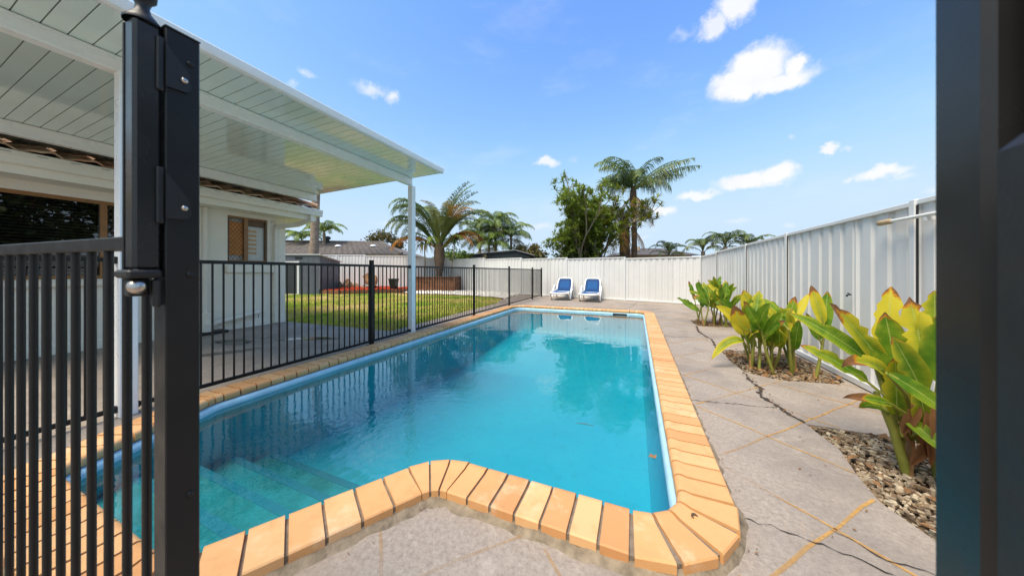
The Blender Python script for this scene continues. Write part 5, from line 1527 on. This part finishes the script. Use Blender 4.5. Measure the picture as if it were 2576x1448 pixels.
clump((1.45, 7.22, 0), 'farthest ginger plant clump near the fence corner', 17, .30, .66, 1.0, 5, .105, .46)
cb = clump((1.42, 4.22, 0), 'middle ginger plant clump with yellowing leaves on the gravel bed', 14, .27, .55, .95, 9, .098, .40)
blade(cb, 'leaf', (1.10, 4.02, .30), (.775, 3.90, .09), .10, .42, .3, .45, 0, (1.22, 4.1, .05), 301)
blade(cb, 'leaf', (1.16, 4.08, .42), (.845, 4.03, .68), .13, .10, .3, .7, 0, (1.22, 4.12, .05), 302)
blade(cb, 'leaf', (1.12, 4.05, .36), (1.0, 3.98, .70), .16, .0, .2, .95, .28, (1.2, 4.1, .05), 303)
blade(cb, 'leaf', (1.28, 4.2, .45), (1.14, 4.17, .86), .17, .0, .2, .7, .05, (1.3, 4.2, .05), 304)
blade(cb, 'leaf', (1.62, 4.3, .50), (1.83, 4.45, .82), .09, -.05, .3, .75, 0, (1.55, 4.2, .05), 305)
blade(cb, 'leaf', (1.34, 4.1, .25), (1.28, 4.02, .58), .15, .05, .25, .6, .05, (1.34, 4.12, .05), 306)
cc_ = tag(empty('ginger_plant', (1.44, 2.32, 0)), 'nearest tall ginger plant with brown torn tips beside the right post', 'plant', 'leafy ginger plants along the side fence')
B0 = Vector((1.44, 2.32, 0))
for i, (dx, dy, tx, ty, tz, r) in enumerate([(-.05, .05, -.13, .12, .50, .026), (.03, -.03, -.02, .06, .60, .028), (-.10, -.04, -.2, 0, .40, .022), (.10, .04, .05, -.02, .62, .026), (.0, .12, -.08, .18, .55, .022), (.06, -.10, .02, -.16, .48, .024)]):
    MB().tube([(dx, dy, -.02), ((dx + tx) / 2 + .01, (dy + ty) / 2, tz * .5), (tx, ty, tz)], [r, r * .85, r * .5], 8).build('stem', 'ginger_stem', cc_, smooth=60)
    rr_ = random.Random(i)
    MB().tube([(dx, dy, -.02), (dx + rr_.uniform(-.03, .03), dy + rr_.uniform(-.03, .03), .14), (dx + rr_.uniform(-.08, .05), dy + rr_.uniform(-.08, .05), rr_.uniform(.2, .3))], [r * 1.25, r * 1.1, .004], 6, True, (1.2, .4)).build('dry_sheath', 'dry_sheath', cc_, smooth=60)
# (blade start, tip, width, sag, yellow, brown, notch)
BL_ = [((1.34, 2.42, .50), (1.055, 2.34, .885), .15, .10, .50, .20, .15), ((1.365, 2.47, .56), (1.43, 2.55, .98), .21, .02, .75, .06, .45),
       ((1.30, 2.38, .50), (.925, 2.50, .80), .15, .12, .18, .0, .05), ((1.28, 2.30, .50), (1.02, 2.16, .55), .13, .34, .5, .36, .1),
       ((1.26, 2.42, .42), (.965, 2.46, .60), .13, .12, .30, .10, .1), ((1.26, 2.24, .36), (1.03, 2.17, .385), .085, .12, .35, .42, .1),
       ((1.33, 2.36, .28), (1.12, 2.22, .33), .11, .20, .15, .0, .0), ((1.38, 2.40, .42), (1.31, 2.38, .84), .24, .0, .15, .05, .0),
       ((1.42, 2.30, .58), (1.395, 2.36, .93), .20, .0, .55, .10, .3), ((1.47, 2.32, .60), (1.47, 2.33, .97), .22, .0, .35, .02, .0),
       ((1.40, 2.20, .52), (1.37, 2.15, .86), .20, .05, .20, .0, .0), ((1.12, 2.02, .58), (1.36, 1.99, .36), .11, .12, .15, .0, .0),
       ((1.36, 2.22, .45), (1.21, 2.15, .74), .17, .05, .30, .05, .0), ((1.33, 2.33, .28), (1.26, 2.22, .62), .17, .04, .45, .10, .0),
       ((1.30, 2.22, .30), (1.34, 2.02, .20), .10, .15, .10, .0, .0), ((1.38, 2.22, .25), (1.28, 2.12, .52), .15, .03, .35, .10, .1)]
for i, (a, b, w, sg, ye_, br_, no) in enumerate(BL_):
    blade(cc_, 'leaf', a, b, w * .62, sg, .34, ye_, br_, tuple(B0 + Vector((random.uniform(-.08, .05), random.uniform(-.06, .1), .15))), 400 + i, max(no, .16), curl=.25 if br_ > .25 else 0)
for i in range(11):
    a = B0 + Vector((random.uniform(-.15, .1), random.uniform(-.2, .1), random.uniform(.2, .45)))
    blade(cc_, 'dry_leaf', a, a + Vector((random.uniform(-.1, .05), random.uniform(-.1, .05), random.uniform(-.3, -.15))), .05, .1, .8, .9, 1.2, None, 500 + i, .2, curl=.5)

# gravel and litter in the beds
for nm, bed, cnt, s0, s1, sd_, lb in (('gravel', BED_C, 3200, .007, .016, 61, 'pale gravel around the nearest ginger plant'), ('gravel', BED_B, 1900, .008, .018, 62, 'brown gravel around the middle ginger plant'), ('gravel', BED_A, 800, .010, .020, 63, 'brown gravel around the farthest ginger plant')):
    pebbles(nm, 'bed_stone', bed, cnt, s0, s1, -.035, sd_, lb, 'gravel', .03)
    tag(poly_sheet('bed_soil', 'bed_soil', bed, [], -.045), kind='structure')
rg = random.Random(91); lit = MB()
def litter(x, y, z, l):
    a = rg.uniform(0, 6.283); d = Vector((cos(a), sin(a), rg.uniform(-.1, .3))) * l; s = Vector((-sin(a), cos(a), rg.uniform(-.4, .4))) * l * rg.uniform(.1, .28); q = Vector((x, y, z))
    k = Vector((0, 0, l * rg.uniform(.05, .3)))
    lit.add([q - d * .5, q + s + k, q + d * .5, q - s + k * .5, q + k * .3], [(0, 4, 1), (1, 4, 2), (2, 4, 3), (3, 4, 0)])
for bed, n in ((BED_C, 190), (BED_B, 420), (BED_A, 220)):
    xs = [p[0] for p in bed]; ys = [p[1] for p in bed]
    for i in range(n):
        x, y = rg.uniform(min(xs), max(xs)), rg.uniform(min(ys), max(ys))
        if inside(x, y, bed): litter(x, y, rg.uniform(-.015, .03), rg.uniform(.02, .09))
for i in range(260):
    x, y = rg.uniform(.42, 1.8), rg.uniform(1.4, 9)
    if on_paving(x, y) : litter(x, y, .006, rg.uniform(.006, .022))
for i in range(170):
    y = rg.choice((rg.uniform(2.75, 3.8), rg.uniform(4.9, 6.7))); litter(1.045 + rg.gauss(0, .022), y, .008, rg.uniform(.008, .026))
for i in range(120):
    k = rg.randrange(len(R2)); q = R2[k] + Vector((rg.uniform(-.03, .03), rg.uniform(-.03, .03)))
    if q.x > -1.5: litter(q.x, q.y, .008, rg.uniform(.006, .02))
tag(lit.build('leaf_litter', 'dead_leaf'), 'dry brown leaf litter scattered over the beds and paving', 'leaf litter', kind='stuff')
# floating leaf, curled seed pod
m = MB(); 
for i in range(9):
    a = 2 * pi * i / 9; r = .028 * (1 if i % 2 else .62); m.v.append((cos(a) * r, sin(a) * r, .004 * sin(a * 3)))
m.v.append((0, 0, .006)); m.f += [(i, (i + 1) % 9, 9) for i in range(9)]
tag(m.build('floating_leaf', 'dead_leaf', None, (.095, 1.98, WATER_Z + .003)), 'brown dead leaf floating on the pool by the right edge', 'leaf')
tag(MB().tube([(-.012, 0, .004), (-.009, .010, .006), (0, .014, .007), (.010, .010, .006), (.013, 0, .004)], [.002, .004, .0045, .004, .002], 6).build('seed_pod', 'bark_brown', None, (.226, 1.415, .058), .8, 60), 'small curled brown seed pod on the corner coping bricks', 'seed pod')
for i, (x, y, a) in enumerate(((-.35, 2.2, .1), (-.9, 5.9, .9), (-.3, 6.3, 2.4))):
    tw = MB().tube([(-.06, 0, .0), (0, .006, .003), (.07, 0, .0)], [.001, .0025, .001], 5).build('floating_twig', 'bark_brown', None, (x, y, WATER_Z + .001), a, 60)
    tag(tw, ('thin twig floating in the near middle of the pool', 'thin twig floating in the far middle of the pool', 'thin twig floating near the far right of the pool')[i], 'twig', 'twigs floating on the pool')
